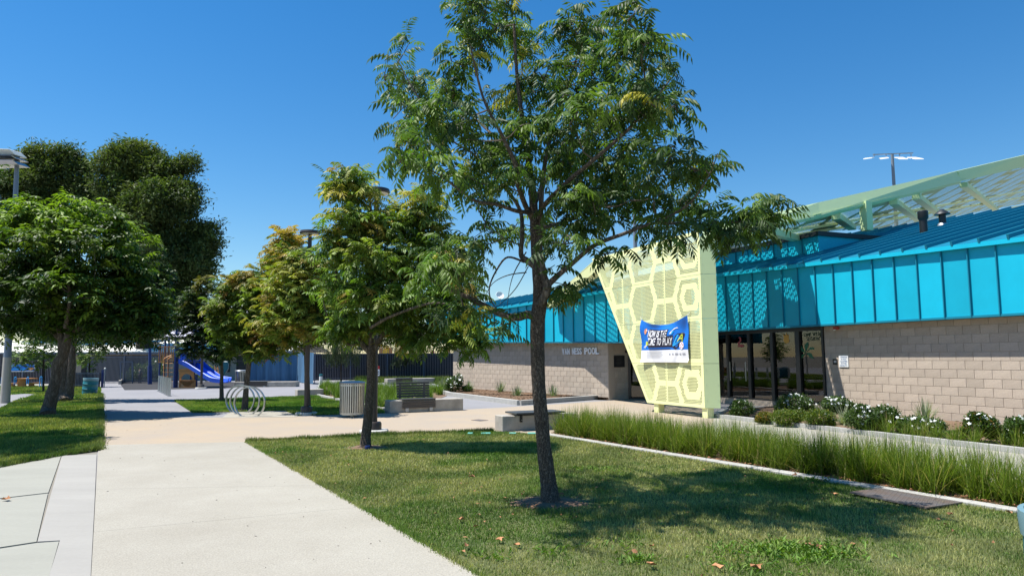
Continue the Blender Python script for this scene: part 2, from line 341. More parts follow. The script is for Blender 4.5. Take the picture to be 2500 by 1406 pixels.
# flower bed along the right wall and its low edging
UR = nrm([ray(500,882)[0], ray(500,882)[1], 0]); NR = np.array([-UR[1], UR[0], 0]); OR = G(2455,1041)
def RP(a, b, z): return OR+UR*a+NR*b+UP*z
UL = nrm([ray(85,881)[0], ray(85,881)[1], 0]); NL = np.array([-UL[1], UL[0], 0]); OL = G(1486,977)
def LP(a, b, z): return OL+UL*a+NL*b+UP*z
be0 = w0; be1 = w0+wd*18
struct('flower_bed', [be0, be1, RP(-9,.02,0)[:2], RP(6.9,.02,0)[:2], G(1775,1004)[:2]], .03, M['soil'])
b = MB(); b.bar((*be0,.045), (*be1,.045), .13, .10); b.bar((*be0,.045), (*G(1775,1004)[:2],.045), .12, .10)
tag(b.build('bed_edging', M['curb']), kind='structure')
# left bed with raised curb in front of the lettered wall
LB = GG([(1060,953),(1095,966),(1268,989),(1482,973)])+[LP(0,.02,0)[:2], LP(11.4,.02,0)[:2]]
struct('planting_bed', LB, .10, M['mulch'], thick=.1)
b = MB(); cc = [np.append(p, .075) for p in LB[:4]]
for i in range(3):
    d = nrm(cc[i+1]-cc[i]); b.bar(cc[i]-d*.0, cc[i+1]+d*.0, .18, .16)
tag(b.build('bed_curb', M['curb']), kind='structure')
PB = GG([(777,967),(940,1002),(1040,985),(1092,966),(1056,952),(785,944)])
struct('planter_bed', PB, .012, M['soil'])
b = MB(); b.bar((*PB[0],.03), (*PB[1],.03), .12, .10); b.bar((*PB[0],.03), (*G(780,940)[:2],.03), .12, .10); tag(b.build('planter_edging', M['curb']), kind='structure')
# soil patches round the trunks
for (px,py,r,s) in ((1345,1228,.42,1.25),(895,1094,.42,1),(598,1002,.4,1),(541,980,.35,1),(118,1014,.6,1.2),(160,980,.6,1.2)):
    c = G(px,py); n = 26; pts = []
    for k in range(n):
        a = 2*math.pi*k/n; rr = r*(.75+.45*noise.noise((math.cos(a)*1.3+px, math.sin(a)*1.3, 0))+random.uniform(-.04,.04)); pts.append((c[0]+rr*s*math.cos(a)-.03, c[1]+rr*math.sin(a)))
    V = [(c[0],c[1],.045)]+[(c[0]+(p[0]-c[0])*.5, c[1]+(p[1]-c[1])*.5, .037) for p in pts]+[(p[0],p[1],.014) for p in pts]
    Fs = [(0,1+k,1+(k+1)%n) for k in range(n)]+[(1+k,1+n+k,1+n+(k+1)%n,1+(k+1)%n) for k in range(n)]
    tag(MB().add(V, Fs).build('tree_soil', M['soil'], smooth=True), kind='structure')
SOILS = [(G(1345,1228)[:2],.36),(G(895,1094)[:2],.33),(G(598,1002)[:2],.3),(G(118,1014)[:2],.5)]

# ================================================================== BUILDING
B = thing('pool_building', 'single storey concrete block building with bright teal metal fascia and sloping teal roof', 'building', tuple(RP(4.8,0,0)))
def blocks(wallo, O, U, N, segs, zt, name='concrete_block', L=.4, Hc=.2, maxn=300):
    # running bond of separate blocks, 10 mm joints recessed 8 mm; shared mesh
    me = {}
    def bm_(l, h):
        k = (round(l,2), round(h,2))
        if k not in me:
            b = MB(); b.box((0,0,0), (l-.010, .03, h-.010)); t = b.build(name, M['block'], None, bevel=.003); me[k] = t.data; bpy.data.objects.remove(t)
        return me[k]
    rot = math.atan2(U[1], U[0]); base = wloc(wallo); cnt = 0; rest = MB()
    items = []
    for r in range(int(math.ceil(zt/Hc))):
        z0 = r*Hc; h = min(Hc, zt-z0)
        if h < .05: continue
        for (a0, a1) in segs:
            x = a0; first = True
            while x < a1-.02:
                l = L/2 if (first and r % 2) else L
                l = min(l, a1-x); first = False
                if l > .03: items.append((x+l/2, z0+h/2, l, h))
                x += l
    items.sort(key=lambda t: np.linalg.norm(O+U*t[0]+N*.0-CP))
    for i, (a, z, l, h) in enumerate(items):
        p = O+U*a+N*(-.010+random.uniform(0,.0012))+UP*z
        if i < maxn:
            o = link(name, bm_(l, h), None, wallo, tuple(p-base)); o.rotation_euler = (0,0,rot)
        else: rest.box(p, (l-.012,.03,h-.012), U, N)
    if rest.n: tag(rest.build(name+'_remainder', M['block'], wallo), kind='stuff')
def wallbox(name, O, U, N, a0, a1, z0, z1, t=.3, m='mortar', parent=B, off=-.004):
    c = O+U*(a0+a1)/2+N*(off-t/2)+UP*(z0+z1)/2; return MB().box(c, (a1-a0,t,z1-z0), U, N).build(name, M[m], parent)
wr = wallbox('wall', OR, UR, NR, -3.2, 4.79, 0, 2.36); blocks(wr, OR, UR, NR, [(-3.2,4.79)], 2.36)
wl = wallbox('wall', OL, UL, NL, -.02, 11.45, 0, 2.3); blocks(wl, OL, UL, NL, [(0,11.45)], 2.28)
RTN = -NL; RN = -UL  # return wall running inwards from the corner; its outward normal
wt = wallbox('wall', OL, RTN, RN, .01, .98, 0, 2.3, off=0); blocks(wt, OL+RN*.0, RTN, RN, [(.03,.98)], 2.28)
we = wallbox('wall', LP(11.45,0,0), -NL, UL, .0, 7, 0, 2.3)
wallbox('wall', RP(-3.2,0,0), UR, NR, -6, 0, 0, 2.36, m='block')
# fascia
def fascia(a0, a1, Pf, U, N, zb, zt, step=.62, phase=0.0, name='fascia'):
    f = MB(); A = lambda a, b, z: Pf(a, b, z)
    f.add([A(a0,.30,zb(a0)),A(a1,.30,zb(a1)),A(a1,.30,zt(a1)),A(a0,.30,zt(a0)),A(a0,-.2,zb(a0)),A(a1,-.2,zb(a1)),A(a1,-.2,zt(a1)),A(a0,-.2,zt(a0))],
          [(0,1,2,3),(7,6,5,4),(4,5,1,0),(3,2,6,7),(0,3,7,4),(1,5,6,2)])
    fo = f.build(name, M['tealdk'], B)
    x = a0; i = 0
    xs = [a0]+[v for v in np.arange(phase-20*step, a1, step) if v > a0+.02]+[a1]
    for p, q in zip(xs[:-1], xs[1:]):
        g = .004; bow = random.choice([0,0,.002,.004])
        pb = MB(); t0, t1 = zt(p)-.10, zt(q)-.10; o1 = .335; o2 = .335+random.choice([0,0,0,.006])
        pb.add([A(p+g,o1,zb(p)+.03),A(q-g,o2,zb(q)+.03),A(q-g,o2,t1),A(p+g,o1,t0),A(p+g,.29,zb(p)+.03),A(q-g,.29,zb(q)+.03),A(q-g,.29,t1),A(p+g,.29,t0)],
               [(0,1,2,3),(4,5,1,0),(3,2,6,7),(0,3,7,4),(1,5,6,2)])
        pb.build('fascia_panel', M['teal'], fo)
        MB().box(A(q,.355,(zb(q)+.03+zt(q)-.1)/2), (.022,.06,zt(q)-zb(q)-.13), U, N).build('standing_seam', M['tealdk'], fo)
    for (z_, w_, h_, nm) in ((0, .40, .05, 'drip_trim'),):
        tb = MB(); tb.add([A(a0,-.1,zb(a0)-.02),A(a1,-.1,zb(a1)-.02),A(a1,.365,zb(a1)-.02),A(a0,.365,zb(a0)-.02),A(a0,-.1,zb(a0)+.03),A(a1,-.1,zb(a1)+.03),A(a1,.365,zb(a1)+.03),A(a0,.365,zb(a0)+.03)],
            [(3,2,1,0),(4,5,6,7),(0,1,5,4),(2,3,7,6),(1,2,6,5),(3,0,4,7)]); tb.build(nm, M['tealdk'], fo)
    tb = MB(); tb.add([A(a0,-.1,zt(a0)-.10),A(a1,-.1,zt(a1)-.10),A(a1,.44,zt(a1)-.10),A(a0,.44,zt(a0)-.10),A(a0,-.1,zt(a0)+.0),A(a1,-.1,zt(a1)),A(a1,.44,zt(a1)),A(a0,.44,zt(a0))],
            [(3,2,1,0),(4,5,6,7),(0,1,5,4),(2,3,7,6),(1,2,6,5),(3,0,4,7)]); tb.build('cap_trim', M['teal'], fo)
    return fo
zbR = lambda a: 2.36; ztR = lambda a: 3.97+.030*a
zbL = lambda a: 2.055+.022*a; ztL = lambda a: 3.87-.024*a
fR = fascia(-5.6, 11.4, RP, UR, NR, zbR, ztR, .62, .33)
fL = fascia(-2.2, 13.6, LP, UL, NL, zbL, ztL, .62, .88)
Ja, Jb = LP(-2.2,.3,0), RP(11.4,.3,0); JU = nrm(Jb-Ja); JN = np.array([JU[1],-JU[0],0]); JL = np.linalg.norm(Jb-Ja)
if np.dot(JN, -Ja) < 0: JN = -JN
fascia(0, JL, lambda a,b,z: Ja+JU*a+JN*(b-.3)+UP*z, JU, JN, lambda a: 2.2, lambda a: 4.0)
# soffits
MB().extrude([RP(-5.6,-.25,2.35),RP(11.4,-.25,2.35),RP(11.4,.3,2.35),RP(-5.6,.3,2.35)], (0,0,.02)).build('soffit', M['tealdk'], B)
# roofs
def roof(a0, a1, Pf, U, N, zt, D, sl, step, phase, name='roof', rise_l=None):
    th = math.atan(sl); r = MB(); A = lambda a, d: Pf(a, .42-d, zt(a)+.012+sl*d)
    r.add([A(a0,0),A(a1,0),A(a1,D),A(a0,D)]+[A(a0,0)-UP*.05,A(a1,0)-UP*.05,A(a1,D)-UP*.05,A(a0,D)-UP*.05], [(3,2,1,0),(4,5,6,7),(0,1,5,4),(1,2,6,5),(2,3,7,6),(3,0,4,7)])
    ro = r.build(name, M['tealroof'], B)
    for p in [v for v in np.arange(phase-20*step, a1, step) if v > a0]:
        s = MB(); p0 = A(p,-.04)+UP*.03; p1 = A(p,D)+UP*.03; s.bar(p0, p1, .045, .11, up=np.cross(nrm(p1-p0), U)*-1); s.build('roof_seam', M['tealdk'], ro)
    return ro
roR = roof(-5.6, 11.4, RP, UR, NR, ztR, 8.2, .25, .62, .62)
roL = roof(-2.2, 13.6, LP, UL, NL, ztL, 3.4, .26, .62, .6)
# back slopes of the roofs so that they read as solid from the side
MB().extrude([RP(-5.6,-7.8,6.0-.17), RP(11.4,-7.8,6.36), RP(11.4,-14,4.2), RP(-5.6,-14,4.2)], (0,0,.04)).build('roof_back', M['tealroof'], B)
MB().extrude([LP(-2.2,-3.0,4.8), LP(13.6,-3.0,4.42), LP(13.6,-9,3.4), LP(-2.2,-9,3.4)], (0,0,.04)).build('roof_back', M['tealroof'], B)
# roof monitor (raised box) with dark cornice
cz = 5.24; b = MB(); cpts = [RP(6.25,-1.5,0), RP(6.25,-4.2,0), RP(13.5,-4.2,0), RP(13.5,-1.5,0)]
mo = b.prism([(p[0],p[1]) for p in cpts], 4.3, 5.22).build('roof_monitor', M['teal'], B)
b = MB().prism([(p[0],p[1]) for p in [RP(6.17,-1.42,0), RP(6.17,-4.28,0), RP(13.58,-4.28,0), RP(13.58,-1.42,0)]], 5.22, 5.36); b.build('cornice', M['cornice'], mo)
for a in np.arange(6.9,13.4,.62): MB().box(RP(a,-1.485,4.78), (.022,.035,.86), UR, NR).build('monitor_seam', M['tealdk'], mo)
# roof vents
def roofpt(px, py): # intersection with the right roof plane
    A = lambda a, d: RP(a, .42-d, ztR(a)+.012+.25*d)
    p0, p1, p2 = A(0,0), A(5,0), A(0,5); n = np.cross(p1-p0, p2-p0); return WP(px, py, p0, n)
v1 = roofpt(2256,572); v2 = roofpt(2302,553)
t = thing('roof_vent', 'plain dark vent pipe with a wider collar on top standing on the teal roof', 'roof vent', tuple(v1))
k = np.linalg.norm(v1-CP)/1750*.86
MB().lathe([(k*9,-.1),(k*9,k*38),(k*9,k*38)], v1).build('pipe', M['black'], t, smooth=True); MB().lathe([(k*10,k*36),(k*12,k*40),(k*12,k*56),(k*10,k*58)], v1).build('collar', M['black'], t, smooth=True)
t = thing('roof_vent', 'dark vent pipe with a pointed rain cap and pale flashing on the teal roof', 'roof vent', tuple(v2))
k = np.linalg.norm(v2-CP)/1750*.86
MB().lathe([(k*10,-.15),(k*8,k*8),(k*8,k*30)], v2).build('pipe', M['black'], t, smooth=True); MB().lathe([(k*18,k*29),(k*17,k*31),(k*4,k*42),(k*1,k*43)], v2).build('rain_cap', M['cornice'], t, smooth=True)
MB().lathe([(k*14,-.12),(k*10,k*7),(k*9,k*8)], v2).build('flashing', M['galv'], t, smooth=True)

# glazed lobby front between a=4.79 and a=11.2
win = MB().box(RP(7.9,-.06,.09), (6.3,.24,.18), UR, NR).build('window_wall', M['block'], B)
ms = [4.83, 5.76, 6.79, 7.79, 8.81, 9.8, 11.0]; wdm = [.07, .16, .12, .12, .10, .1, .1]
for a, w in zip(ms, wdm): MB().box(RP(a,-.03,1.24), (w,.14,2.12), UR, NR).build('mullion', M['black'], win)
MB().box(RP(7.9,-.03,2.30), (6.25,.16,.12), UR, NR).build('head_frame', M['black'], win); MB().box(RP(7.9,-.03,.20), (6.25,.13,.05), UR, NR).build('sill_frame', M['black'], win)
for i in range(len(ms)-1):
    a0, a1 = ms[i]+wdm[i]/2, ms[i+1]-wdm[i+1]/2
    MB().box(RP((a0+a1)/2,-.035,1.23), (a1-a0,.012,2.02), UR, NR).build('pane', M['glass'], win)
MB().tube([RP(8.66,.07,.75),RP(8.66,.07,1.35)], .014, 8).build('door_handle', M['steel'], win, smooth=True)
MB().tube([RP(7.92,.07,.75),RP(7.92,.07,1.35)], .014, 8).build('door_handle', M['steel'], win, smooth=True)
# lobby inside
lob = MB(); lob.extrude([RP(4.7,-.2,.17),RP(11.2,-.2,.17),RP(11.2,-5,.17),RP(4.7,-5,.17)], (0,0,-.1)); lo = lob.build('lobby_floor', M['ifloor'], B)
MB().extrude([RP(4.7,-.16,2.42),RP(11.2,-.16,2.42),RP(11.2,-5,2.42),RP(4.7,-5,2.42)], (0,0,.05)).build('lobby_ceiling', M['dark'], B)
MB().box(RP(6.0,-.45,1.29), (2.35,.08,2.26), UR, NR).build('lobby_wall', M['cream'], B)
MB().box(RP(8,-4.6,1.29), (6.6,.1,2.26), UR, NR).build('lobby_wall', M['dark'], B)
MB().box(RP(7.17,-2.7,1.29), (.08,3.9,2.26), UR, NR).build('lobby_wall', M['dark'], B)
MB().box(RP(9.3,-2.6,.60), (3.4,.6,.9), UR, NR).build('lobby_counter', M['tealdk'], B)
MB().box(RP(9.3,-2.5,1.07), (3.6,.8,.05), UR, NR).build('lobby_counter_top', M['ifloor'], B)
# things shown on and behind the glass
def board(name, px0, py0, px1, py1, m, off, label=None, cat=None):
    a = WP(px0,py0,RP(0,off,0),NR); c = WP(px1,py1,RP(0,off,0),NR); ctr = (a+c)/2
    return MB().box(ctr, (abs(np.dot(c-a,UR)),.012,abs(c[2]-a[2])), UR, NR), ctr
def onplane(off, pts): return [WP(x, y, RP(0,off,0), NR) for x, y in pts]
gl = -.024
bd = thing('notice_board', 'large notice board with dark border and blue notices on the lobby wall', 'notice board', tuple(WP(1900,860,RP(0,-.405,0),NR)))
q, _ = board('', 1876,835,1943,893, None, -.40); q.build('board', M['cream'], bd)
for (x0,y0,x1,y1,m) in ((1875,833,1944,836,'bronze'),(1875,891,1944,895,'bronze'),(1875,836,1878,891,'bronze'),(1941,836,1944,891,'bronze'),(1899,849,1912,864,'poster'),(1919,848,1932,864,'poster'),(1899,873,1907,884,'poster'),(1926,868,1936,874,'poster')):
    q, _ = board('', x0,y0,x1,y1, None, -.39); q.build('notice' if m == 'poster' else 'border', M[m], bd)
def flat(name, label, cat, polys, off, m):
    pts0 = onplane(off, polys[0]); t = thing(name, label, cat, tuple(np.mean(pts0, axis=0)))
    for i, pl in enumerate(polys):
        mm = m[i] if isinstance(m, list) else m; MB().extrude(onplane(off, pl), NR*.003).build(cat.split()[-1]+'_shape', M[mm], t)
    return t
fl = [[(1803,863-5),(1804,850),(1800,838-2),(1804,832-6),(1809,824),(1812,828),(1809,834),(1811,840),(1808,846),(1813,842),(1818,846),(1810,850)]]
flat('painted_flamingo', 'pink flamingo cut-out on the lobby glass beside the pool doors', 'flamingo', [[(1800,846),(1808,840),(1817,843),(1814,847),(1806,847)],[(1802,842),(1801,836),(1806,832),(1806,826),(1803,825),(1805,822),(1809,824),(1810,832),(1805,837),(1806,842)]], gl, 'pinkp')
flat('painted_pineapple', 'orange pineapple painted on the lobby glass', 'pineapple', [[(1914,826),(1918,823),(1924,824),(1927,830),(1925,836),(1920,838),(1915,835),(1913,830)],[(1914,825),(1912,816),(1917,820),(1920,812),(1922,820),(1926,816),(1925,825)]], gl, ['pine','pine'])
flat('painted_palm', 'green palm tree with brown trunk painted on the lobby glass', 'palm', [
 [(1966,862),(1969,862),(1972,912),(1969,912)],[(1967,862),(1956,843),(1954,850),(1958,858)],[(1967,860),(1964,842),(1973,834),(1974,843)],[(1968,861),(1978,847),(1987,848),(1988,853),(1977,853)],[(1968,861),(1980,861),(1988,876),(1978,873)],[(1967,862),(1957,866),(1955,878),(1961,870)]], gl, ['bronze','gpaint','gpaint','gpaint','gpaint','gpaint'])
def wtext(s, x0, y0, x1, y1, O, U, N, name, m, parent, ex=.004):
    # text between two photo pixels on a wall plane; thin solid letters
    a = WP(x0,y0,O,N); c = WP(x1,y1,O,N); w = np.dot(c-a,-U); h = a[2]-c[2]; bl = a-UP*h
    mb = MB(); V, Fs = textgeo(s)
    base = [bl-U*(u*w)+UP*(v*h) for u, v in V]; mb.add([p+N*ex for p in base], Fs)
    # side walls
    from collections import Counter
    ec = Counter(); 
    for f in Fs:
        for i in range(len(f)): ec[tuple(sorted((f[i], f[(i+1)%len(f)])))] += 1
    sides = []
    for f in Fs:
        for i in range(len(f)):
            e = (f[i], f[(i+1)%len(f)])
            if ec[tuple(sorted(e))] == 1: sides.append(e)
    off = len(V); mb.add([], []); n0 = mb.n-off
    mb.v += [tuple(map(float,p)) for p in base]; mb.n += off
    mb.f += [(a_+n0+off, b_+n0+off, b_+n0, a_+n0) for a_, b_ in sides]
    return mb.build(name, M[m], parent)
lt = thing('window_lettering', 'hand painted lettering reading CAMP SPLASH SESSION on the lobby glass', 'lettering', tuple(WP(1985,820,RP(0,gl,0),NR)))
wtext('CAMP', 1962,813,1980,821, RP(0,gl,0),UR,NR,'word','gdark',lt,.003); wtext('SPLASH', 1984,811,2012,819, RP(0,gl,0),UR,NR,'word','gdark',lt,.003); wtext('SESSION', 1969,823,2000,831, RP(0,gl,0),UR,NR,'word','gdark',lt,.003)
for (x0,y0,x1,y1,lab) in ((1756,818,1775,847,'white printed sheet of rules taped inside the leftmost lobby pane'),(1786,815,1816,846,'white printed sheet behind the pink flamingo')):
    t = thing('poster', lab, 'poster', tuple(WP(x0,y0,RP(0,-.06,0),NR))); q,_ = board('',x0,y0,x1,y1,None,-.06); q.build('sheet', M['paper'], t)
    for yy in np.linspace(y0+4,y1-3,6):
        q,_ = board('',x0+2,yy,x1-2-random.uniform(0,5),yy+1.4,None,-.05); q.build('text_line', M['ink'], t)
for (x0,y0,x1,y1,lab) in ((1788,877,1791,917,'narrow white strip notice hanging in the lobby'),(1853,892,1866,913,'small pale notice in the middle lobby pane')):
    q,_ = board('',x0,y0,x1,y1,None,-.9); single(q,'notice',M['paper'],lab,'notice')
# entrance doors between the return wall and the lobby
d0 = OL+RTN*.98; d1 = RP(11.0,-.03,0); DU = nrm(d1-d0); DN = np.array([DU[1],-DU[0],0]); DL = np.linalg.norm(d1-d0)
dr = MB().box((d0+d1)/2-DN*.0+UP*.03, (DL,.16,.06), DU, DN).build('entrance_doors', M['black'], B)
for f_ in (0.02,.33,.66,.98): MB().box(d0+DU*DL*f_+UP*1.15, (.09,.12,2.24), DU, DN).build('door_frame', M['black'], dr)
MB().box((d0+d1)/2+UP*2.27, (DL,.13,.1), DU, DN).build('door_frame', M['black'], dr)
for i in range(3): MB().box(d0+DU*DL*(.18+.32*i)+UP*1.14, (DL*.28,.012,2.1), DU, DN).build('pane', M['glassdk'], dr)
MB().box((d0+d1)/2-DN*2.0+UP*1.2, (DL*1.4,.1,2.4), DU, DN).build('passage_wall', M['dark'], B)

# wall signs
q = WP(2060,881,RP(0,.02,0),NR)
t = thing('smoking_sign', 'white sign reading SMOKING IS NOT ALLOWED IN THIS FACILITY on the block wall', 'sign', tuple(q))
a = WP(2048,867.5,RP(0,.02,0),NR); c = WP(2072,896,RP(0,.02,0),NR); MB().box((a+c)/2, (abs(np.dot(c-a,UR)),.012,abs(c[2]-a[2])), UR, NR).build('panel', M['white'], t)
for i, s in enumerate(['SMOKING','IS NOT','ALLOWED','IN THIS','FACILITY']):
    y = 869.5+i*5.2; wd_ = [8,6.5,8.5,6.5,8.5][i]; wtext(s, 2060-wd_, y, 2060+wd_, y+3.6, RP(0,.028,0),UR,NR,'word','signblue',t,.002)
a = WP(2033,876,RP(0,.02,0),NR); c = WP(2044.5,890,RP(0,.02,0),NR)
t = thing('room_sign', 'small black room sign with white lettering beside the white smoking sign', 'sign', tuple((a+c)/2)); MB().box((a+c)/2, (abs(np.dot(c-a,UR)),.012,abs(c[2]-a[2])), UR, NR).build('panel', M['black'], t)
for y in (880,883): q,_ = board('',2036,y,2042,y+1.8,None,.03); q.build('text_line', M['white'], t)
q = WP(2041,801,RP(0,.05,0),NR); t = thing('alarm_strobe', 'red fire alarm strobe tucked under the teal fascia', 'alarm', tuple(q))
MB().box(q, (.16,.07,.07), UR, NR).build('housing', M['red'], t, bevel=.01); MB().lathe([(.03,-.07),(.035,-.05),(.03,-.03)], q+NR*.05).build('lens', M['lens'], t, smooth=True)
t = thing('wall_lettering', 'silver raised letters reading VAN NESS POOL on the block wall', 'lettering', tuple(LP(1.5,.02,1.76)))
for s, x0, x1, y0, y1 in (('VAN',1373,1392.5,850.3,865.2),('NESS',1397.5,1421.5,849.7,864.6),('POOL',1427.5,1463.5,848.8,864.2)):
    n = len(s); w = (x1-x0)/n
    for i, chh in enumerate(s):
        xa = x0+i*w; ya = y0+(i*w)*-.012; wtext(chh+'\t', xa+.2, ya-.3, xa+w*.93, y1+.4-(i*w)*.012, LP(0,.035,0),UL,NL,'letter','silver',t,.03)
# plaque on the return wall
po = OL+RN*.02; a = WP(1498,868,po,RN); c = WP(1525,896,po,RN)
t = thing('wall_plaque', 'dark bronze dedication plaque on the shaded return wall by the entrance', 'plaque', tuple((a+c)/2)); MB().box((a+c)/2, (abs(np.dot(c-a,RTN)),.03,abs(c[2]-a[2])), RTN, RN).build('plate', M['bronze'], t, bevel=.004)
for i in range(6):
    y = 872+i*3.4; p0 = WP(1504+i%2*2,y,po+RN*.018,RN); p1 = WP(1519-i%3*2,y+1,po+RN*.018,RN); MB().box((p0+p1)/2, (abs(np.dot(p1-p0,RTN)),.002,.014), RTN, RN).build('text_line', M['slatbr'], t)
q = WP(1528,858,po,RN); single(MB().box(q+RN*.03,(.1,.06,.1),RTN,RN),'card_reader',M['black'],'small black device on the return wall above the plaque','device',bevel=.008)
q = WP(1206,836,LP(0,.2,0),NL); t = thing('security_camera','small white security camera under the left fascia','camera',tuple(q)); MB().lathe([(.05,.0),(.06,.05),(.06,.09)],q).build('base',M['white'],t,smooth=True); MB().lathe([(.005,-.05),(.035,-.03),(.045,0)],q).build('dome',M['black'],t,smooth=True)

# ================================================================== ENTRANCE CANOPY
UPn = nrm([ray(470,885)[0], ray(470,885)[1], 0]); NP = np.array([-UPn[1], UPn[0], 0]); OP = G(1722,1021)
def PP(a, b, z): return OP+UPn*a+NP*b+UP*z
K = thing('entrance_canopy', 'pale lime folded metal canopy with perforated honeycomb screen over the pool entrance', 'canopy', tuple(OP))
ZT = lambda a: 4.75-.022*a
def screen_in(a, z): # inside the trapezoid outline, inset 0
    edge = 2.5+(z-.25)*(5.36-2.5)/(4.63-.25)
    return a > 0 and a < edge and z > .25 and z < ZT(a), edge
def hexq(a, z, ca, cz): # hexagonal norm, 1 on the outline of a flat-top cell (half width .64, half flat .41, half height .56)
    da, dz = abs(a-ca), abs(z-cz); return max(dz/.56, (da+dz*(.23/.56))/.64)
def honey(a, z, pa=1.07, ph=1.12, a0=.47, z0=3.07):
    best = 9; sec = 9; bc = None
    i0 = int(round((a-a0)/pa))
    for i in (i0-1,i0,i0+1):
        off = 0 if i % 2 == 0 else ph/2; j0 = int(round((z-z0-off)/ph))
        for j in (j0-1,j0,j0+1):
            h = hexq(a, z, a0+i*pa, z0+off+j*ph)
            if h < best: sec = best; best = h; bc = (i, j)
            elif h < sec: sec = h
    return best, bc
SEAMZ = [.25,1.36,2.49,3.62,4.9]; SEAMA = [0,1.57,3.66,5.5]
def solid(a, z):
    ok, edge = screen_in(a, z)
    h, (i, j) = honey(a, z)
    if h > .865: return True
    if a < .10 or a > edge-.13 or z < .33 or z > ZT(a)-.11: return True
    if i == 0 and j in (0,-2) and .36 < h < .66: return True
    if i == 0 and j == -2 and h < .1: return False
    if i == 0 and j == 1 and .4 < h < .66 and z < 4.3: return True
    for sz in SEAMZ[1:4]:
        if abs(z-sz) < .016: return True
    if abs(a-SEAMA[1]) < .02 or abs(a-SEAMA[2]) < .02: return True
    return False
da, dz = .047, .0385
scr = None; cells = {}
for r in range(4):
    for c_ in range(3):
        z0, z1 = SEAMZ[r]+.004, SEAMZ[r+1]-.004; a0, a1 = SEAMA[c_]+.004, SEAMA[c_+1]-.004
        V = []; Fs = []
        nz = int((z1-z0)/dz)+1; hz = (z1-z0)/nz
        for k in range(nz):
            zz = z0+k*hz; zc = zz+hz/2; eL = 2.5+(zc-.25)*(5.36-2.5)/(4.38); e0 = 2.5+(zz-.25)*2.86/4.38; e1 = 2.5+(zz+hz-.25)*2.86/4.38
            amax = min(a1, eL)
            if amax <= a0+.02 or zc > ZT(0): continue
            na = max(1, int(round((amax-a0)/da))); ha = (amax-a0)/na; st = .25 if k % 2 else -.25
            run0 = None
            def q_(aa0, aa1, last):
                ta, tb = (zz, zz+hz)
                b0, b1 = aa1, aa1
                if last and a1 > eL: b0, b1 = e0, e1
                i_ = len(V); V.extend([(aa0,ta),(b0,ta),(b1,min(tb,ZT(aa0))),(aa0,min(tb,ZT(aa0)))]); Fs.append((i_,i_+1,i_+2,i_+3))
            for m_ in range(na):
                x0 = a0+m_*ha; x1 = x0+ha; xc = (x0+x1)/2+st*ha*.0
                if solid(xc+st*ha, zc) or zc+hz > ZT(xc)-.02 or m_ == na-1:
                    if run0 is None: run0 = x0
                    if m_ == na-1: q_(run0, x1, True); run0 = None
                else:
                    if run0 is not None: q_(run0, x0, False); run0 = None
                    # cell with a hole, staggered in alternate rows
                    i_ = len(V); cx_ = xc+st*ha*.5; hw, hh = ha*.30, hz*.36
                    V.extend([(x0,zz),(x1,zz),(x1,zz+hz),(x0,zz+hz),(cx_-hw,zc-hh),(cx_+hw,zc-hh),(cx_+hw,zc+hh),(cx_-hw,zc+hh)])
                    Fs.extend([(i_,i_+1,i_+5,i_+4),(i_+1,i_+2,i_+6,i_+5),(i_+2,i_+3,i_+7,i_+6),(i_+3,i_,i_+4,i_+7)])
        if not V: continue
        W3 = [PP(a,.0,z) for a, z in V]
        fast('perforated_panel', W3, Fs, M['lime'], K, world=True)
# edge box of the screen: right return, slanted left return, bottom lip, inner posts
b = MB(); b.extrude([PP(-.008,.0,.25), PP(-.008,0,4.78), PP(-.008,-.02,4.78), PP(-.008,-.02,.25)], UPn*-.004)
RD = nrm(G(1751,1003.5)-G(1722,1006)); RD = nrm([RD[0], RD[1], 0])
cor = [PP(-.002,0,.25), PP(-.002,0,4.78)]
for i in range(4):
    z0, z1 = SEAMZ[i]+.004, min(SEAMZ[i+1],4.60)-.004
    x0 = PP(-.004,0,z0); x1 = x0+np.array([.36,-.10,0]); MB().extrude([x0, x1, x1+UP*(z1-z0), x0+UP*(z1-z0)], nrm(np.cross(x1-x0, UP))*-.02).build('side_panel', M['limebeam'], K)
e0_, e1_ = PP(2.5,0,.25), PP(5.36,0,4.63); MB().extrude([e0_, e1_, e1_-NP*.30, e0_-NP*.30], UPn*.006).build('side_panel', M['lime'], K)
MB().extrude([PP(0,0,.25), PP(2.5,0,.25), PP(2.5,-.3,.25), PP(.0,-.3,.25)], UP*.006).build('bottom_panel', M['lime'], K)
rv = MB()
for z in np.arange(.45,4.6,.38): rv.box(PP(-.004,0,z)+np.array([.05,-.018,0]), (.009,.009,.009)); rv.box(PP(-.004,0,z)+np.array([.32,-.092,0]), (.009,.009,.009))
tag(rv.build('rivets', M['galv'], K), kind='stuff')
for a in (.06, 2.13): MB().box(PP(a,-.14,.12), (.20,.20,.26), UPn, NP).build('leg', M['lime'], K)
# beam along the front edge, rising over the roof, with a kink
bt = [P(1713,560,17.95), P(1800,540,18.6), P(2000,494,21), P(2340,417,26.5)]; bb_ = [P(1722,586,17.97), P(1800,569.5,18.6), P(2000,527,21), P(2345,443,26.5)]
bt2 = [P(2340,417,26.5), P(2500,379,28.6), P(2620,350,30.2)]; bb2 = [P(2345,443,26.6), P(2500,408,28.8), P(2620,386,30.4)]
def beam(tt, bbm, dep, name):
    for i in range(len(tt)-1):
        MB().extrude([bbm[i], bbm[i+1], tt[i+1], tt[i]], dep).build(name, M['limebeam'], K)
bt = [P(1713,560,18.25), P(1800,540,18.95), P(2000,494,21.3), P(2340,417,26.65)]
beam(bt, bb_, np.array([.22,.34,.0]), 'beam'); beam(bt2, bb2, np.array([-.2,.34,0]), 'beam')
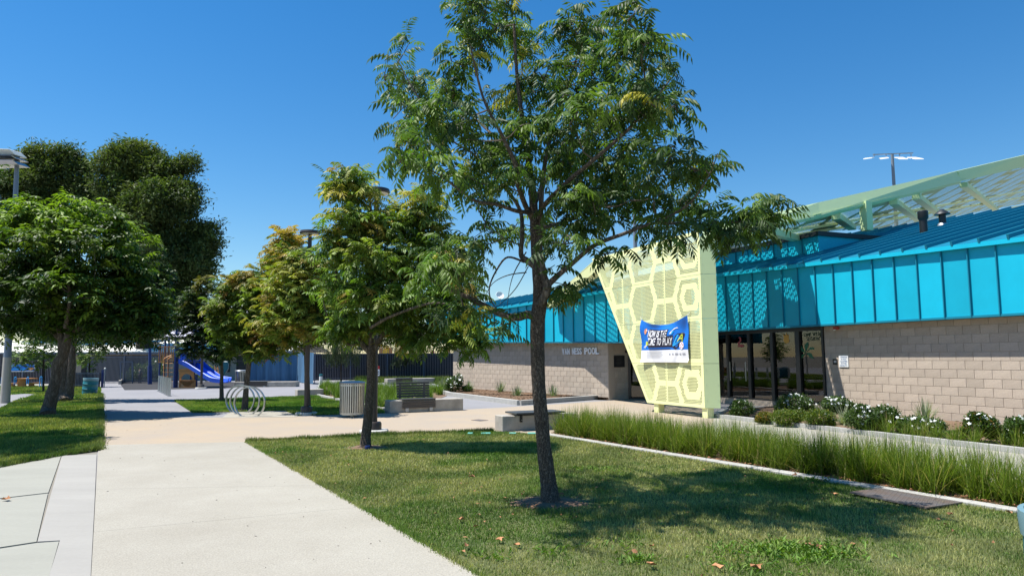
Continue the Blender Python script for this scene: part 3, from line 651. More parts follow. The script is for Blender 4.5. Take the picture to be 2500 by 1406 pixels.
# arch leg down to the left wing roof
l0t, l0b = P(1452,634,22.9), P(1470,650,22.95); l1t, l1b = P(1336,738,27.6), P(1338,751,27.6)
l0b = P(1456,662,22.9); MB().extrude([l0b, l1b, l1t, l0t], (.30,.12,0)).build('arch_beam', M['lime'], K)
# perforated canopy deck (main plane through the screen top and the beam)
A_ = P(1735,583,17.97); L_ = PP(5.36,0,4.6); K_ = P(2343,441,26.5); Ra = P(2131,566,30)
nrmC = nrm(np.cross(K_-A_, Ra-A_)); nrmC = nrmC if nrmC[2] > 0 else -nrmC
def cz_(x, y): return A_[2]-(nrmC[0]*(x-A_[0])+nrmC[1]*(y-A_[1]))/nrmC[2]
Rc = WP(1772,598,A_,nrmC); Rb = WP(2500,497,A_,nrmC); Rd = WP(2700,455,A_,nrmC); K2 = P(2600,388,24)
main = [A_[:2], K_[:2], WP(2620,372,A_,nrmC)[:2], Rd[:2], Rb[:2], Ra[:2], WP(2095,560,A_,nrmC)[:2], WP(2004,567,A_,nrmC)[:2], WP(1880,586,A_,nrmC)[:2], WP(1790,598,A_,nrmC)[:2]]; R1 = np.array([6.6,28.5])
uC = nrm([K_[0]-A_[0], K_[1]-A_[1]]); vC = np.array([-uC[1], uC[0]])
def inpoly(x, y, poly):
    x = np.asarray(x); y = np.asarray(y); r = np.zeros(x.shape, bool); n = len(poly); j = n-1
    for i in range(n):
        xi, yi = poly[i][0], poly[i][1]; xj, yj = poly[j][0], poly[j][1]
        c = ((yi > y) != (yj > y)) & (x < (xj-xi)*(y-yi)/(yj-yi+1e-12)+xi); r ^= c; j = i
    return r
def perfo(poly, zf, u, v, o, pitch, a0, z0, sc=1.75, hr=.33, band=.83, exc=None):
    pts = np.array([[np.dot(np.array(p)-o, u), np.dot(np.array(p)-o, v)] for p in poly]); lo, hi = pts.min(0), pts.max(0)
    ns, nt_ = int((hi[0]-lo[0])/pitch), int((hi[1]-lo[1])/pitch); S, T = np.meshgrid(np.arange(ns), np.arange(nt_), indexing='ij')
    s0 = lo[0]+S*pitch; t0 = lo[1]+T*pitch; cxs = s0+pitch/2; cys = t0+pitch/2
    X = o[0]+u[0]*cxs+v[0]*cys; Y = o[1]+u[1]*cxs+v[1]*cys; ins = inpoly(X, Y, poly)
    V = []; Fs = []
    if exc is not None: ins = ins & ~inpoly(X, Y, exc)
    for i, j in zip(*np.nonzero(ins)):
        s, t_ = cxs[i,j], cys[i,j]; h, _ = honey((s)/sc, (t_)/sc, a0=a0, z0=z0)
        x0, y0 = s-pitch/2, t_-pitch/2; n_ = len(V)
        if h > band: V += [(x0,y0),(x0+pitch,y0),(x0+pitch,y0+pitch),(x0,y0+pitch)]; Fs.append((n_,n_+1,n_+2,n_+3))
        else:
            w = pitch*hr; sh = pitch*.10*(1 if j % 2 else -1); s = s+sh
            V += [(x0,y0),(x0+pitch,y0),(x0+pitch,y0+pitch),(x0,y0+pitch),(s-w,t_-w),(s+w,t_-w),(s+w,t_+w),(s-w,t_+w)]
            Fs += [(n_,n_+1,n_+5,n_+4),(n_+1,n_+2,n_+6,n_+5),(n_+2,n_+3,n_+7,n_+6),(n_+3,n_,n_+4,n_+7)]
    V = np.array(V); X = o[0]+u[0]*V[:,0]+v[0]*V[:,1]; Y = o[1]+u[1]*V[:,0]+v[1]*V[:,1]; Z = zf(X, Y)
    return np.stack([X,Y,Z],1), Fs
PT = .068
V_, F_ = perfo(main, cz_, uC, vC, A_[:2], PT, .2, .3)
# deck is cut into sheets 2.2 m wide
sx = ((V_[:,0]-A_[0])*uC[0]+(V_[:,1]-A_[1])*uC[1]); Fa = np.array(F_); fx = sx[Fa].mean(1)
for k_ in range(int(sx.min()//2.2), int(sx.max()//2.2)+1):
    f = Fa[(fx >= k_*2.2) & (fx < (k_+1)*2.2)]
    if len(f) == 0: continue
    us, inv = np.unique(f, return_inverse=True); fast('perforated_deck_sheet', V_[us], inv.reshape(-1,4), M['deck'], K, world=True)
Bq = P(2112,500.5,22.85); cz2 = lambda x, y: A_[2]+.24*(x-A_[0])+.04*(y-A_[1])
V_, F_ = perfo([A_[:2], Bq[:2], (13.6,27.6), (9,29.5), (5.2,27.5)], cz2, uC, vC, A_[:2], PT, .2, .3, exc=main)
sx = ((V_[:,0]-A_[0])*uC[0]+(V_[:,1]-A_[1])*uC[1]); Fa = np.array(F_); fx = sx[Fa].mean(1)
for k_ in range(int(sx.min()//2.2)-1, int(sx.max()//2.2)+1):
    f = Fa[(fx >= k_*2.2) & (fx < (k_+1)*2.2)]
    if len(f): us, inv = np.unique(f, return_inverse=True); fast('perforated_deck_sheet', V_[us], inv.reshape(-1,4), M['deck'], K, world=True)
E_ = np.array([l1t[0], l1t[1], l1t[2]]); R1z = np.array([5.2,27.5,cz2(5.2,27.5)]); L3_ = np.array([*L_[:2], 4.6])
def tri(p, q, r_, pitch):
    n2 = np.cross(q-p, r_-p); zf2 = lambda x, y: p[2]-(n2[0]*(x-p[0])+n2[1]*(y-p[1]))/n2[2]
    u2 = nrm((q-p)[:2]); V_, F_ = perfo([p[:2], q[:2], r_[:2]], zf2, u2, np.array([-u2[1], u2[0]]), p[:2], pitch, .3, .4); fast('perforated_deck_sheet', V_, F_, M['deck'], K, world=True)
tri(L3_, E_, R1z, .072); tri(L3_, R1z, A_, .072)
# purlins under the deck and wide diagonal ribs
for (q0, q1) in (((1800,582),(2560,455)),((1790,594),(2620,440+20)),((2131,568),(2500,499))):
    q0 = (max(q0[0],1900), q0[1]+(max(q0[0],1900)-q0[0])*(q1[1]-q0[1])/(q1[0]-q0[0])); p0, p1 = WP(*q0,A_,nrmC), WP(*q1,A_,nrmC); MB().bar(p0-UP*.06, p1-UP*.06, .06, .08).build('purlin', M['lime'], K)
def deckpt(px, py): return WP(px, py, A_, nrmC) 
for (x0,y0,x1,y1) in ((1880,556,1960,577),(2040,519,2080,548),(2180,484,2250,536),(2236,472,2296,520),(2352,444,2432,508)):
    p, q = deckpt(x0,y0), deckpt(x1,y1); MB().bar(p-UP*.12, q-UP*.12, .26, .18).build('rib', M['limebeam'], K)
pt = WP(2113,497,A_,nrmC); rt = roofpt(2113,577)
pb = np.array([pt[0],pt[1],ztR(3)+.25*1.2]); MB().box((pt[0],pt[1],(pt[2]+rt[2])/2-.1), (.26,.26,pt[2]-rt[2]+.3), UR, NR).build('post', M['limebeam'], K)
for f_ in (.25,.5,.75): pass

# banner tied to the screen
def bpos(s, t, off=0): # s 0..1 left->right, t 0..1 bottom->top
    a = 2.66-(2.66-.52)*s; sag = .20*(1-(2*s-1)**2)*max(0,(t-.35)/.65)**1.5
    z = 1.385+(2.60-1.385)*t-sag
    cor_ = math.exp(-(((s)/.12)**2+((1-t)/.12)**2))+math.exp(-(((1-s)/.12)**2+((1-t)/.12)**2))
    wr_ = .018*math.sin(9*(s*1.0+(1-t)*.9))*(.3+t)+.015*math.sin(11*((1-s)+(1-t)*.8)+1)*(.3+t)-.02*math.exp(-((abs(s-.5)-.25-.25*(t))/.04)**2)
    bel = .05*math.sin(math.pi*s)*math.sin(math.pi*min(1,t+.1)); curl = .05*max(0,.06-t)/.06*(abs(2*s-1)**6)
    return PP(a, .05+bel*(1-cor_)+wr_+curl+off, z)
BN = thing('banner', 'blue and white banner reading NOW IS THE TIME TO PLAY tied to the lime screen', 'banner', tuple(bpos(.5,.5)))
ns_, nt2 = 60, 40; Vb = [bpos(i/ns_, j/nt2) for j in range(nt2+1) for i in range(ns_+1)]
ft = [(j*(ns_+1)+i, j*(ns_+1)+i+1, (j+1)*(ns_+1)+i+1, (j+1)*(ns_+1)+i) for j in range(nt2) for i in range(ns_)]
cut = int(nt2*.275)
fast('blue_field', Vb, [f for f in ft if f[0]//(ns_+1) >= cut], M['bblue'], BN, world=True, smooth=True)
fast('white_field', Vb, [f for f in ft if f[0]//(ns_+1) < cut], M['bwhite'], BN, world=True, smooth=True)
def bpoly(name, pts, m, off=.004):
    # pts in (s,t); triangulate as fan after refining the outline
    P2 = []
    for i in range(len(pts)):
        p, q = np.array(pts[i]), np.array(pts[(i+1)%len(pts)]); k_ = max(1, int(np.linalg.norm(q-p)/.04))
        for w in range(k_): P2.append(p+(q-p)*w/k_)
    return MB().poly([bpos(p[0], p[1], off) for p in P2]).build(name, M[m], BN)
def brect(s0, t0, s1, t1, m, off, name='print_block', sk=0.0):
    n = max(2, int((s1-s0)/.03)); mb = MB(); k_ = max(1, int((t1-t0)/.04))
    V = [bpos(s0+(s1-s0)*i/n+sk*j/k_, t0+(t1-t0)*j/k_, off) for j in range(k_+1) for i in range(n+1)]
    mb.add(V, [(j*(n+1)+i, j*(n+1)+i+1, (j+1)*(n+1)+i+1, (j+1)*(n+1)+i) for j in range(k_) for i in range(n)]); return mb.build(name, M[m], BN)
brect(.17,.335,.72,.40,'bdark',.006); brect(.17,.40,.70,.62,'bdark',.006,sk=.03); brect(.165,.60,.60,.825,'bdark',.006,sk=.04)
for s, s0, s1, t0, t1 in (('NOW',.165,.335,.60,.80),('IS',.365,.425,.60,.80),('THE',.455,.60,.60,.80),('TIME',.165,.35,.385,.575),('TO',.385,.475,.385,.575),('PLAY',.51,.70,.385,.575)):
    V, Fs = textgeo(s+'\t'); mb = MB(); mb.add([bpos(s0+(s1-s0)*u+.02*v, t0+(t1-t0)*v, .011) for u, v in V], Fs); mb.build('word', M['bwhite'], BN)
bpoly('logo_shadow', [(.70,.33),(.76,.28),(.90,.42),(.93,.62),(.90,.66),(.80,.66),(.76,.60)], 'bdark', .006)
bpoly('logo_letter', [(.80,.63),(.83,.63),(.765,.44),(.86,.47),(.84,.44),(.72,.345),(.705,.37)], 'blt', .011)
V, Fs = textgeo('A'); MB().add([bpos(.80+.10*u+.03*v, .46+.19*v, .012) for u, v in V], Fs).build('logo_letter', M['byel'], BN)
def bdisc(c, r, m, off, name='ball', asp=.57, n=20): return MB().poly([bpos(c[0]+r*math.cos(2*math.pi*i/n)*asp, c[1]+r*math.sin(2*math.pi*i/n), off) for i in range(n)]).build(name, M[m], BN)
bdisc((.885,.365),.082,'bwhite',.010); 
for k_ in range(5):
    a = 2*math.pi*k_/5+.3; MB().poly([bpos(.885+.57*r_*math.cos(a+d_), .365+r_*math.sin(a+d_), .013) for r_, d_ in ((.015,0),(.07,-.25),(.07,.25))]).build('ball_stripe', M['bpink'], BN)
bdisc((.145,.44),.055,'byel',.010)
for k_ in range(3): bpoly('speed_line', [(.06+k_*.02,.335-.005*k_),(.067+k_*.02,.33-.005*k_),(.115+k_*.015,.395),(.108+k_*.015,.40)], 'bwhite', .010)
bpoly('figure_print', [(.085,.72),(.11,.80),(.15,.835),(.155,.77),(.13,.69),(.10,.66)], 'bor', .010); bpoly('figure_print', [(.14,.80),(.165,.78),(.16,.755),(.135,.77)], 'bwhite', .013)
bpoly('shuttle_print', [(.66,.68),(.69,.74),(.75,.82),(.80,.83),(.82,.80),(.77,.805),(.71,.75),(.69,.66)], 'bwhite', .010); bpoly('shuttle_print', [(.665,.655),(.70,.69),(.72,.75),(.75,.74),(.71,.66)], 'blt', .012)
brect(.20,.29,.66,.305,'bdark',.008,'text_line')
for i in range(5): brect(.13, .235-.032*i, .50-.06*(i == 4)-.02*(i % 2), .241-.032*i, 'bgray', .006, 'text_line')
for x_, w_ in ((.63,.03),(.69,.03),(.75,.055),(.83,.04),(.895,.055)): brect(x_, .165, x_+w_, .20, 'bgray', .006, 'emblem')
for s_ in (0,1): MB().tube([bpos(s_,1), PP(2.66-(2.14)*s_+(.05 if s_ == 0 else -.05), .01, 2.68)], .006, 5).build('tie_cord', M['bwhite'], BN)
#REST
# ================================================================== VEGETATION BUILDERS
def quadleaf(L, Wd, fold=.25, droop=.15):
    # one leaf blade: 6 points folded along the midrib, 4 quads/tris ; local x along the leaf
    return np.array([[0,0,0],[L*.35,Wd/2,-fold*Wd],[L*.4,0,0],[L*.35,-Wd/2,-fold*Wd],[L,0,-droop*L]]), [(0,1,2),(0,2,3),(1,4,2),(2,4,3)]
def pinnate(L=.36, pairs=6, ll=.10, lw=.028, droop=.5, hang=.5, seed=0, term=True, lod=0):
    r = random.Random(seed); V = []; Fs = []; pts = []
    for i in range(pairs*2+3):
        t = i/(pairs*2+2); a = -droop*t*1.6+.35; pts.append((t, a))
    x = z = 0; path = [(0,0,0)]; st = L/(len(pts)-1)
    for t, a in pts[1:]: x += math.cos(a)*st; z += math.sin(a)*st; path.append((x,0,z))
    path = np.array(path)
    if lod < 2:
        w = .0025
        for i in range(0, len(path)-1, 2 if lod == 0 else 4):
            j = min(i+(2 if lod == 0 else 4), len(path)-1); n = len(V); V += [path[i]+[0,w,0], path[i]-[0,w,0], path[j]-[0,w,0], path[j]+[0,w,0]]; Fs += [(n,n+1,n+2),(n,n+2,n+3)]
    for k in range(pairs+(1 if term else 0)):
        idx = min(2+2*k, len(path)-1); p = path[idx]; tdir = path[idx]-path[idx-1]; tdir = tdir/np.linalg.norm(tdir)
        for sd in ((1,-1) if k < pairs else (0,)):
            l = ll*(.8+.35*math.sin(math.pi*(k+.6)/(pairs+1)))*r.uniform(.88,1.1)
            if sd == 0: d = tdir.copy()
            else: d = tdir*.45+np.array([0,sd*.85,0])
            d = d+np.array([0,0,-hang*r.uniform(.6,1.3)]); d /= np.linalg.norm(d)
            up = np.array([0,0,1.])-d*d[2]; nu = np.linalg.norm(up); up = up/nu if nu > .1 else np.array([0,1.,0]); 
            tw = r.uniform(-.5,.5); sid = np.cross(up, d); up2 = up*math.cos(tw)+sid*math.sin(tw); sid = np.cross(up2, d)
            if lod == 0: q, f = quadleaf(l, lw, .25, .22)
            else: q = np.array([[0,0,0],[l*.42,lw/2,0],[l,0,-.15*l],[l*.42,-lw/2,0]]); f = [(0,1,2),(0,2,3)]
            n = len(V); V += [p+d*a_+sid*b_+up2*c_ for a_, b_, c_ in q]; Fs += [tuple(i+n for i in t_) for t_ in f]
    return np.array(V), np.array(Fs)
def rotmats(yaw, pitch, roll):
    cy,sy,cp,sp,cr,sr = np.cos(yaw),np.sin(yaw),np.cos(pitch),np.sin(pitch),np.cos(roll),np.sin(roll)
    z = np.zeros_like(yaw); o = np.ones_like(yaw)
    Rz = np.stack([cy,-sy,z,sy,cy,z,z,z,o],-1).reshape(-1,3,3); Ry = np.stack([cp,z,sp,z,o,z,-sp,z,cp],-1).reshape(-1,3,3); Rx = np.stack([o,z,z,z,cr,-sr,z,sr,cr],-1).reshape(-1,3,3)
    return Rz@Ry@Rx
def scatter(templates, pos, yaw, pitch, roll, scale, tints, pick=None):
    pick = rng.integers(0, len(templates), len(pos)) if pick is None else pick
    Vs, Fs, Cs = [], [], []; off = 0; R = rotmats(yaw, pitch, roll)
    for k, (V, Fa) in enumerate(templates):
        m = pick == k; c = m.sum()
        if not c: continue
        W_ = np.einsum('nij,vj->nvi', R[m], V)*scale[m][:,None,None]+pos[m][:,None,:]
        Vs.append(W_.reshape(-1,3)); Fs.append((Fa[None]+np.arange(c)[:,None,None]*len(V)).reshape(-1,Fa.shape[1])+off); Cs.append(np.repeat(tints[m], len(V), 0)); off += c*len(V)
    return np.concatenate(Vs), np.concatenate(Fs), np.concatenate(Cs)
def pal(cols, w, n, jit=.18):
    c = np.array(cols)[rng.choice(len(cols), n, p=np.array(w)/sum(w))]; return c*rng.uniform(1-jit, 1+jit, (n,1))*rng.uniform(.93,1.07,(n,3))
def smooth_path(pts, n):
    pts = [np.array(p, float) for p in pts]; m = len(pts)-1; out = []
    for k in range(n+1):
        u = k/n*m; i = min(int(u), m-1); f = u-i
        p0, p1, p2, p3 = pts[max(i-1,0)], pts[i], pts[i+1], pts[min(i+2,m)]
        out.append(.5*((2*p1)+(-p0+p2)*f+(2*p0-5*p1+4*p2-p3)*f*f+(-p0+3*p1-3*p2+p3)*f**3))
    return out
def grow(limbs, tips, rtip=.004, wig=.06, r0=.012):
    # connects every tip to the nearest limb point with a thin curved twig; returns the twig tubes
    nodes = np.array([p for l, rr in limbs for p in l]); mb = MB(); order = np.argsort([np.min(np.linalg.norm(nodes-t, axis=1)) for t in tips]); dirs = np.zeros((len(tips),3))
    for i in order:
        t = tips[i]; d = np.linalg.norm(nodes-t, axis=1)+.35*np.maximum(0, nodes[:,2]-t[2]+.05)*2; j = np.argmin(d); b = nodes[j]; L = np.linalg.norm(t-b)
        if L < .03: dirs[i] = (0,0,1); continue
        mid = (b+t)/2+rng.normal(0, wig*L, 3)+np.array([0,0,-.06*L]); pts = smooth_path([b, mid, t], max(2, int(L/.12))); rr = min(r0, .006+.012*L)
        mb.tube(pts, list(np.linspace(rr, rtip, len(pts))), 5, False); nodes = np.vstack([nodes, pts[1:]]); dd = t-pts[-2]; dirs[i] = dd/np.linalg.norm(dd)
    return mb, dirs
def sample_blobs(blobs, mind=.0):
    out = []
    for c, rad, n in blobs:
        c, rad = np.array(c), np.array(rad)*np.ones(3); k = 0
        while k < n:
            v = rng.normal(size=3); v /= np.linalg.norm(v); rr = rng.uniform(.15,1)**.45; p = c+v*rr*rad
            if out and mind and np.min(np.linalg.norm(np.array(out)-p, axis=1)) < mind and rng.random() < .8: k += .25; continue
            out.append(p); k += 1
    return np.array(out)
def bark_tube(name, paths, m, parent, seg=18, amp=.10, step=.05, freq=9):
    mb = MB()
    for pts, rad in paths:
        L = sum(np.linalg.norm(pts[i+1]-pts[i]) for i in range(len(pts)-1)); n = max(3, int(L/step)); P2 = smooth_path(pts, n); rr = np.interp(np.linspace(0,1,len(P2)), np.linspace(0,1,len(rad)), rad)
        n0 = mb.n; mb.tube(P2, list(rr), seg); c = 0
        for i in range(len(P2)):
            for k in range(seg):
                v = np.array(mb.v[n0+c]); d = v-P2[i]; q = v*freq; h = noise.noise((q[0],q[1],q[2]*.3))*amp+noise.noise((q[0]*3,q[1]*3,q[2]*.8))*amp*.6; mb.v[n0+c] = tuple(v+d*h); c += 1
    return mb.build(name, m, parent, smooth=True)
def tree(name, label, cat, base, limbs, blobs, per_tip, leaves, cols, wts, lm, barkm='bark2', scale=(.85,1.15), topcol=None, group=None, pitch=(-.5,.5), big=0, extra=None, mind=.1, out=.05, seg=14, step=.08, amp=.08, cluster_tint=True, topfrac=.3, deadtips=None):
    T = thing(name, label, cat, tuple(base), group=group)
    bark_tube('trunk', limbs[:1], M[barkm], T, seg, amp, step); 
    if len(limbs) > 1: bark_tube('branches', limbs[1:], M['bark2' if barkm == 'bark' else barkm], T, 10, amp*.6, step)
    tips = sample_blobs(blobs, mind); sm = [(smooth_path(l, max(4, len(l)*4)), r_) for l, r_ in limbs]; sm = [(l[len(l)//3:] if i == 0 else l, r_) for i, (l, r_) in enumerate(sm)]
    mb, dirs = grow(sm, tips); mb.build('twigs', M['twig'], T)['kind'] = 'stuff'
    n = len(tips)*per_tip; idx = np.repeat(np.arange(len(tips)), per_tip); pos = tips[idx]+rng.normal(0, out, (n,3))
    yaw = rng.uniform(0, 2*np.pi, n); pit = rng.uniform(pitch[0], pitch[1], n); rol = rng.uniform(-.5,.5,n); sc = rng.uniform(*scale, n)
    if cluster_tint: 
        ct = pal(cols, wts, len(tips), .22); tn = ct[idx]*rng.uniform(.8,1.2,(n,1))
    else: tn = pal(cols, wts, n)
    if topcol is not None:
        zc = pos[:,2]; zmax, zmin = np.percentile(zc,97), np.percentile(zc,5); f = np.clip((zc-zmin)/(zmax-zmin)+rng.normal(0,.15,n)-(1-topfrac), 0, 1)/topfrac; f = np.clip(f,0,1)[:,None]*(rng.random((len(tips),1))[idx] < .6)
        tn = tn*(1-f)+np.array(topcol)*f*rng.uniform(.8,1.2,(n,1))
    if big:
        d = np.linalg.norm(pos-CP, axis=1); near = np.argsort(d/sc)[:big]; msk = np.zeros(n, bool); msk[near] = True; b0 = wloc(T); mes = {}
        for i in near:
            k = int(rng.integers(0, len(leaves))); ci = int(np.argmin(np.linalg.norm(np.array(cols)-tn[i], axis=1)))
            if (k, ci) not in mes:
                V, Fa = leaves[k]; o = fast('leaf', V, Fa, lm, None, tint=np.repeat([cols[ci]], len(V), 0)); mes[(k,ci)] = o.data; bpy.data.objects.remove(o)
            o = link('leaf', mes[(k,ci)], None, T, tuple(pos[i]-b0)); o.rotation_euler = (rol[i], pit[i], yaw[i]); o.scale = (sc[i],)*3
        keep = ~msk; pos, yaw, pit, rol, sc, tn = pos[keep], yaw[keep], pit[keep], rol[keep], sc[keep], tn[keep]
    V, Fa, C = scatter(leaves, pos, yaw, pit, rol, sc, tn); cr = fast('crown', V, Fa, lm, T, tint=C, world=True); cr['kind'] = 'stuff'
    return T
def PX(Y): return 1750/Y
def mk(Y, l): return [P(x, y, Y+(d[0] if d else 0)) for x, y, *d in l]
def bl(Y, x, y, rx, ry, n, dz=0, dr=None):
    k = Y/1750; return (P(x, y, Y+dz), (rx*k, (dr if dr else max(rx, ry)*k), ry*k), n)
pin0 = [pinnate(.36, 6, .115, .037, .45+.12*k, .35+.1*k, k) for k in range(6)]
pin1 = [pinnate(.36, 6, .115, .040, .5+.12*k, .45, k, lod=1) for k in range(4)]
pinS = [pinnate(.30, 5, .115, .048, .5+.12*k, .4, k, lod=1) for k in range(4)]
ovl = [pinnate(.26, 3, .13, .055, .3+.15*k, .25, k, lod=2) for k in range(4)]
GRN = [(.085,.145,.028),(.060,.105,.024),(.13,.20,.038),(.045,.080,.024)]

# ---------------------------------------------------------------- main tree in front
Y0 = G(1345,1228)[1]; b0 = G(1345,1228)
def m(l): return mk(Y0, [(q[0],q[1],q[2]*3.0) if len(q) > 2 and abs(q[2]) > .12 else q for q in l])
limbs = [
 ([G(1345,1232)+[0,0,-.05]]+m([(1340,1180),(1330,1110),(1319,1000),(1313,880),(1312,790),(1319,720),(1312,640),(1306,560),(1301,480),(1290,390),(1275,290),(1262,180),(1255,60)]), [.115,.088,.079,.074,.074,.076,.080,.062,.052,.042,.034,.027,.02,.012]),
 (m([(1310,775),(1288,768),(1262,775),(1225,768),(1180,745),(1140,725),(1090,702),(1045,680,-.1)]), [.05,.048,.042,.036,.033,.028,.02,.012]),
 (m([(1318,745,-.05),(1336,705,-.1),(1328,672,-.08),(1318,600,-.05),(1320,540),(1325,440),(1345,330,.1),(1390,200,.2),(1420,100,.2)]), [.05,.052,.035,.032,.03,.026,.022,.015,.008]),
 (m([(1333,700,-.08),(1365,670,-.1),(1395,645,-.1),(1450,600,-.15),(1520,572,-.2),(1600,545,-.2),(1700,548,-.2),(1800,542,-.2),(1870,545,-.2)]), [.035,.030,.026,.024,.020,.016,.013,.010,.006]),
 (m([(1306,650),(1285,635,.05),(1272,620,.1),(1275,570,.1),(1268,510,.15),(1225,450,.2),(1160,380,.3),(1090,330,.3),(1040,230,.3)]), [.04,.034,.028,.026,.022,.018,.014,.010,.005]),
 (m([(1303,540),(1282,500,-.1),(1262,440,-.2),(1258,400,-.25),(1225,330,-.3),(1180,240,-.35),(1150,120,-.4)]), [.035,.03,.026,.024,.018,.013,.007]),
 (m([(1306,540),(1330,500,-.1),(1390,440,-.2),(1450,390,-.3),(1530,320,-.3),(1600,240,-.3),(1640,190,-.3)]), [.032,.028,.024,.02,.016,.011,.006]),
 (m([(1302,520),(1260,515,-.15),(1215,500,-.2),(1160,490,-.3),(1110,455,-.35),(1060,420,-.4),(1000,400,-.4)]), [.026,.022,.018,.015,.012,.009,.005]),
 (m([(1304,500),(1340,430,.3),(1420,340,.6),(1500,200,.8),(1540,120,.8)]), [.03,.026,.02,.013,.006]),
 (m([(1304,470),(1250,380,.4),(1150,280,.7),(1060,200,.8),(960,290,.6)]), [.028,.022,.016,.010,.005]),
 (m([(1600,545,-.2),(1680,500,-.3),(1730,430,-.35),(1752,375,-.4)]), [.012,.010,.007,.004]),
 (m([(1310,560),(1380,540,.3),(1470,500,.5),(1580,440,.6),(1680,420,.6)]), [.024,.02,.016,.011,.005]),
 (m([(1280,640,.05),(1240,628,-.05),(1215,655,-.1),(1195,700,-.1),(1200,735,-.1),(1220,760,-.1),(1250,775,-.05)]), [.013,.011,.010,.008,.007,.006,.005]),
 (m([(1285,665),(1240,672,-.1),(1205,690,-.12),(1185,720,-.15)]), [.007,.006,.004,.003]),
 (m([(1285,615,.05),(1258,660,.1),(1245,700,.15),(1238,750,.1)]), [.008,.006,.004,.003]),
 (m([(1275,600,.05),(1235,585,.1),(1195,560,.15),(1150,585,.15)]), [.008,.006,.005,.003]),
 (m([(1290,650,.02),(1262,700,.05),(1230,735,.05),(1190,765,.05)]), [.006,.005,.004,.002]),
]
Z_ = [ # px, py, rx, ry, n, depth offset
 (1175,60,70,75,20,0),(1245,30,60,60,12,.2),(1130,150,30,20,3,-.2),(1290,110,55,60,10,.3),(1400,75,70,60,17,0),(1500,60,40,40,6,.3),(1555,95,50,60,14,-.1),(1450,160,80,50,16,.1),
 (1610,200,60,45,13,0),(1340,200,80,60,16,0),(1240,230,60,55,10,.1),(1560,270,90,60,20,0),(1640,290,30,50,6,0),(1420,290,90,65,20,-.1),(1300,320,70,60,15,-.2),(1500,380,100,60,24,0),(1610,390,50,50,9,0),
 (1120,160,35,30,4,.4),(1100,220,55,40,9,.3),(965,190,40,25,4,.2),(1000,225,65,35,9,0),(1050,290,70,45,13,0),(1005,330,45,45,9,-.1),(1150,300,60,50,10,0),(1190,380,70,45,13,-.1),(1080,400,55,35,8,-.2),(985,380,30,40,4,-.2),(1380,400,80,50,18,.2),(1250,420,60,45,10,0),
 (1400,490,70,45,14,0),(1480,460,70,45,14,.2),(1560,470,70,45,14,0),(1650,440,50,35,8,0),(1690,500,55,40,11,-.1),(1500,520,75,28,8,0),(1590,545,55,28,6,0),(1420,555,45,28,5,.1),
 (1190,470,60,35,7,-.2),(1110,440,50,30,5,-.3),(1200,560,30,25,3,0),(1260,560,30,30,4,.2),(1740,380,25,20,2,-.4),(1720,430,20,20,2,-.35),
 (1860,520,55,40,14,-.2),(1800,560,45,25,7,-.2),(1730,560,35,25,5,-.2),(1660,560,45,25,5,-.2),(1490,622,45,18,3,-.15),(1380,585,30,30,4,0),(1360,640,20,20,1,.1),
 (1120,650,60,32,9,-.1),(1060,665,50,35,7,-.1),(1130,760,50,20,7,-.1),(1090,600,60,30,7,.0),(1170,600,35,30,4,0),(1380,710,40,25,7,.05),(1000,90,22,10,2,.3),(985,170,18,10,1,.3),(1330,560,30,30,4,0),(1225,790,25,8,2,-.08)]
_rz = random.Random(5)
blobs = [bl(Y0, x, y, rx*.88, ry*.85, int(n*1.0+.5), dz*2.2+_rz.uniform(-1.15,1.15)*(1 if 950 < x < 1700 and y < 600 else .25), dr=.22+.0028*(rx+ry)) for x,y,rx,ry,n,dz in Z_]
YEL = [(.42,.36,.06)]
main_tree = tree('pistache_tree', 'tall pistache tree with rough bark, nearest to the camera on the front lawn', 'tree', b0, limbs, blobs, 5, pin0, GRN+YEL, [4,4,4,3,.6], M['leaf'], 'bark', scale=(.58,.92), pitch=(-.7,.7), big=300, mind=.09, out=.045, seg=22, step=.035, amp=.13)

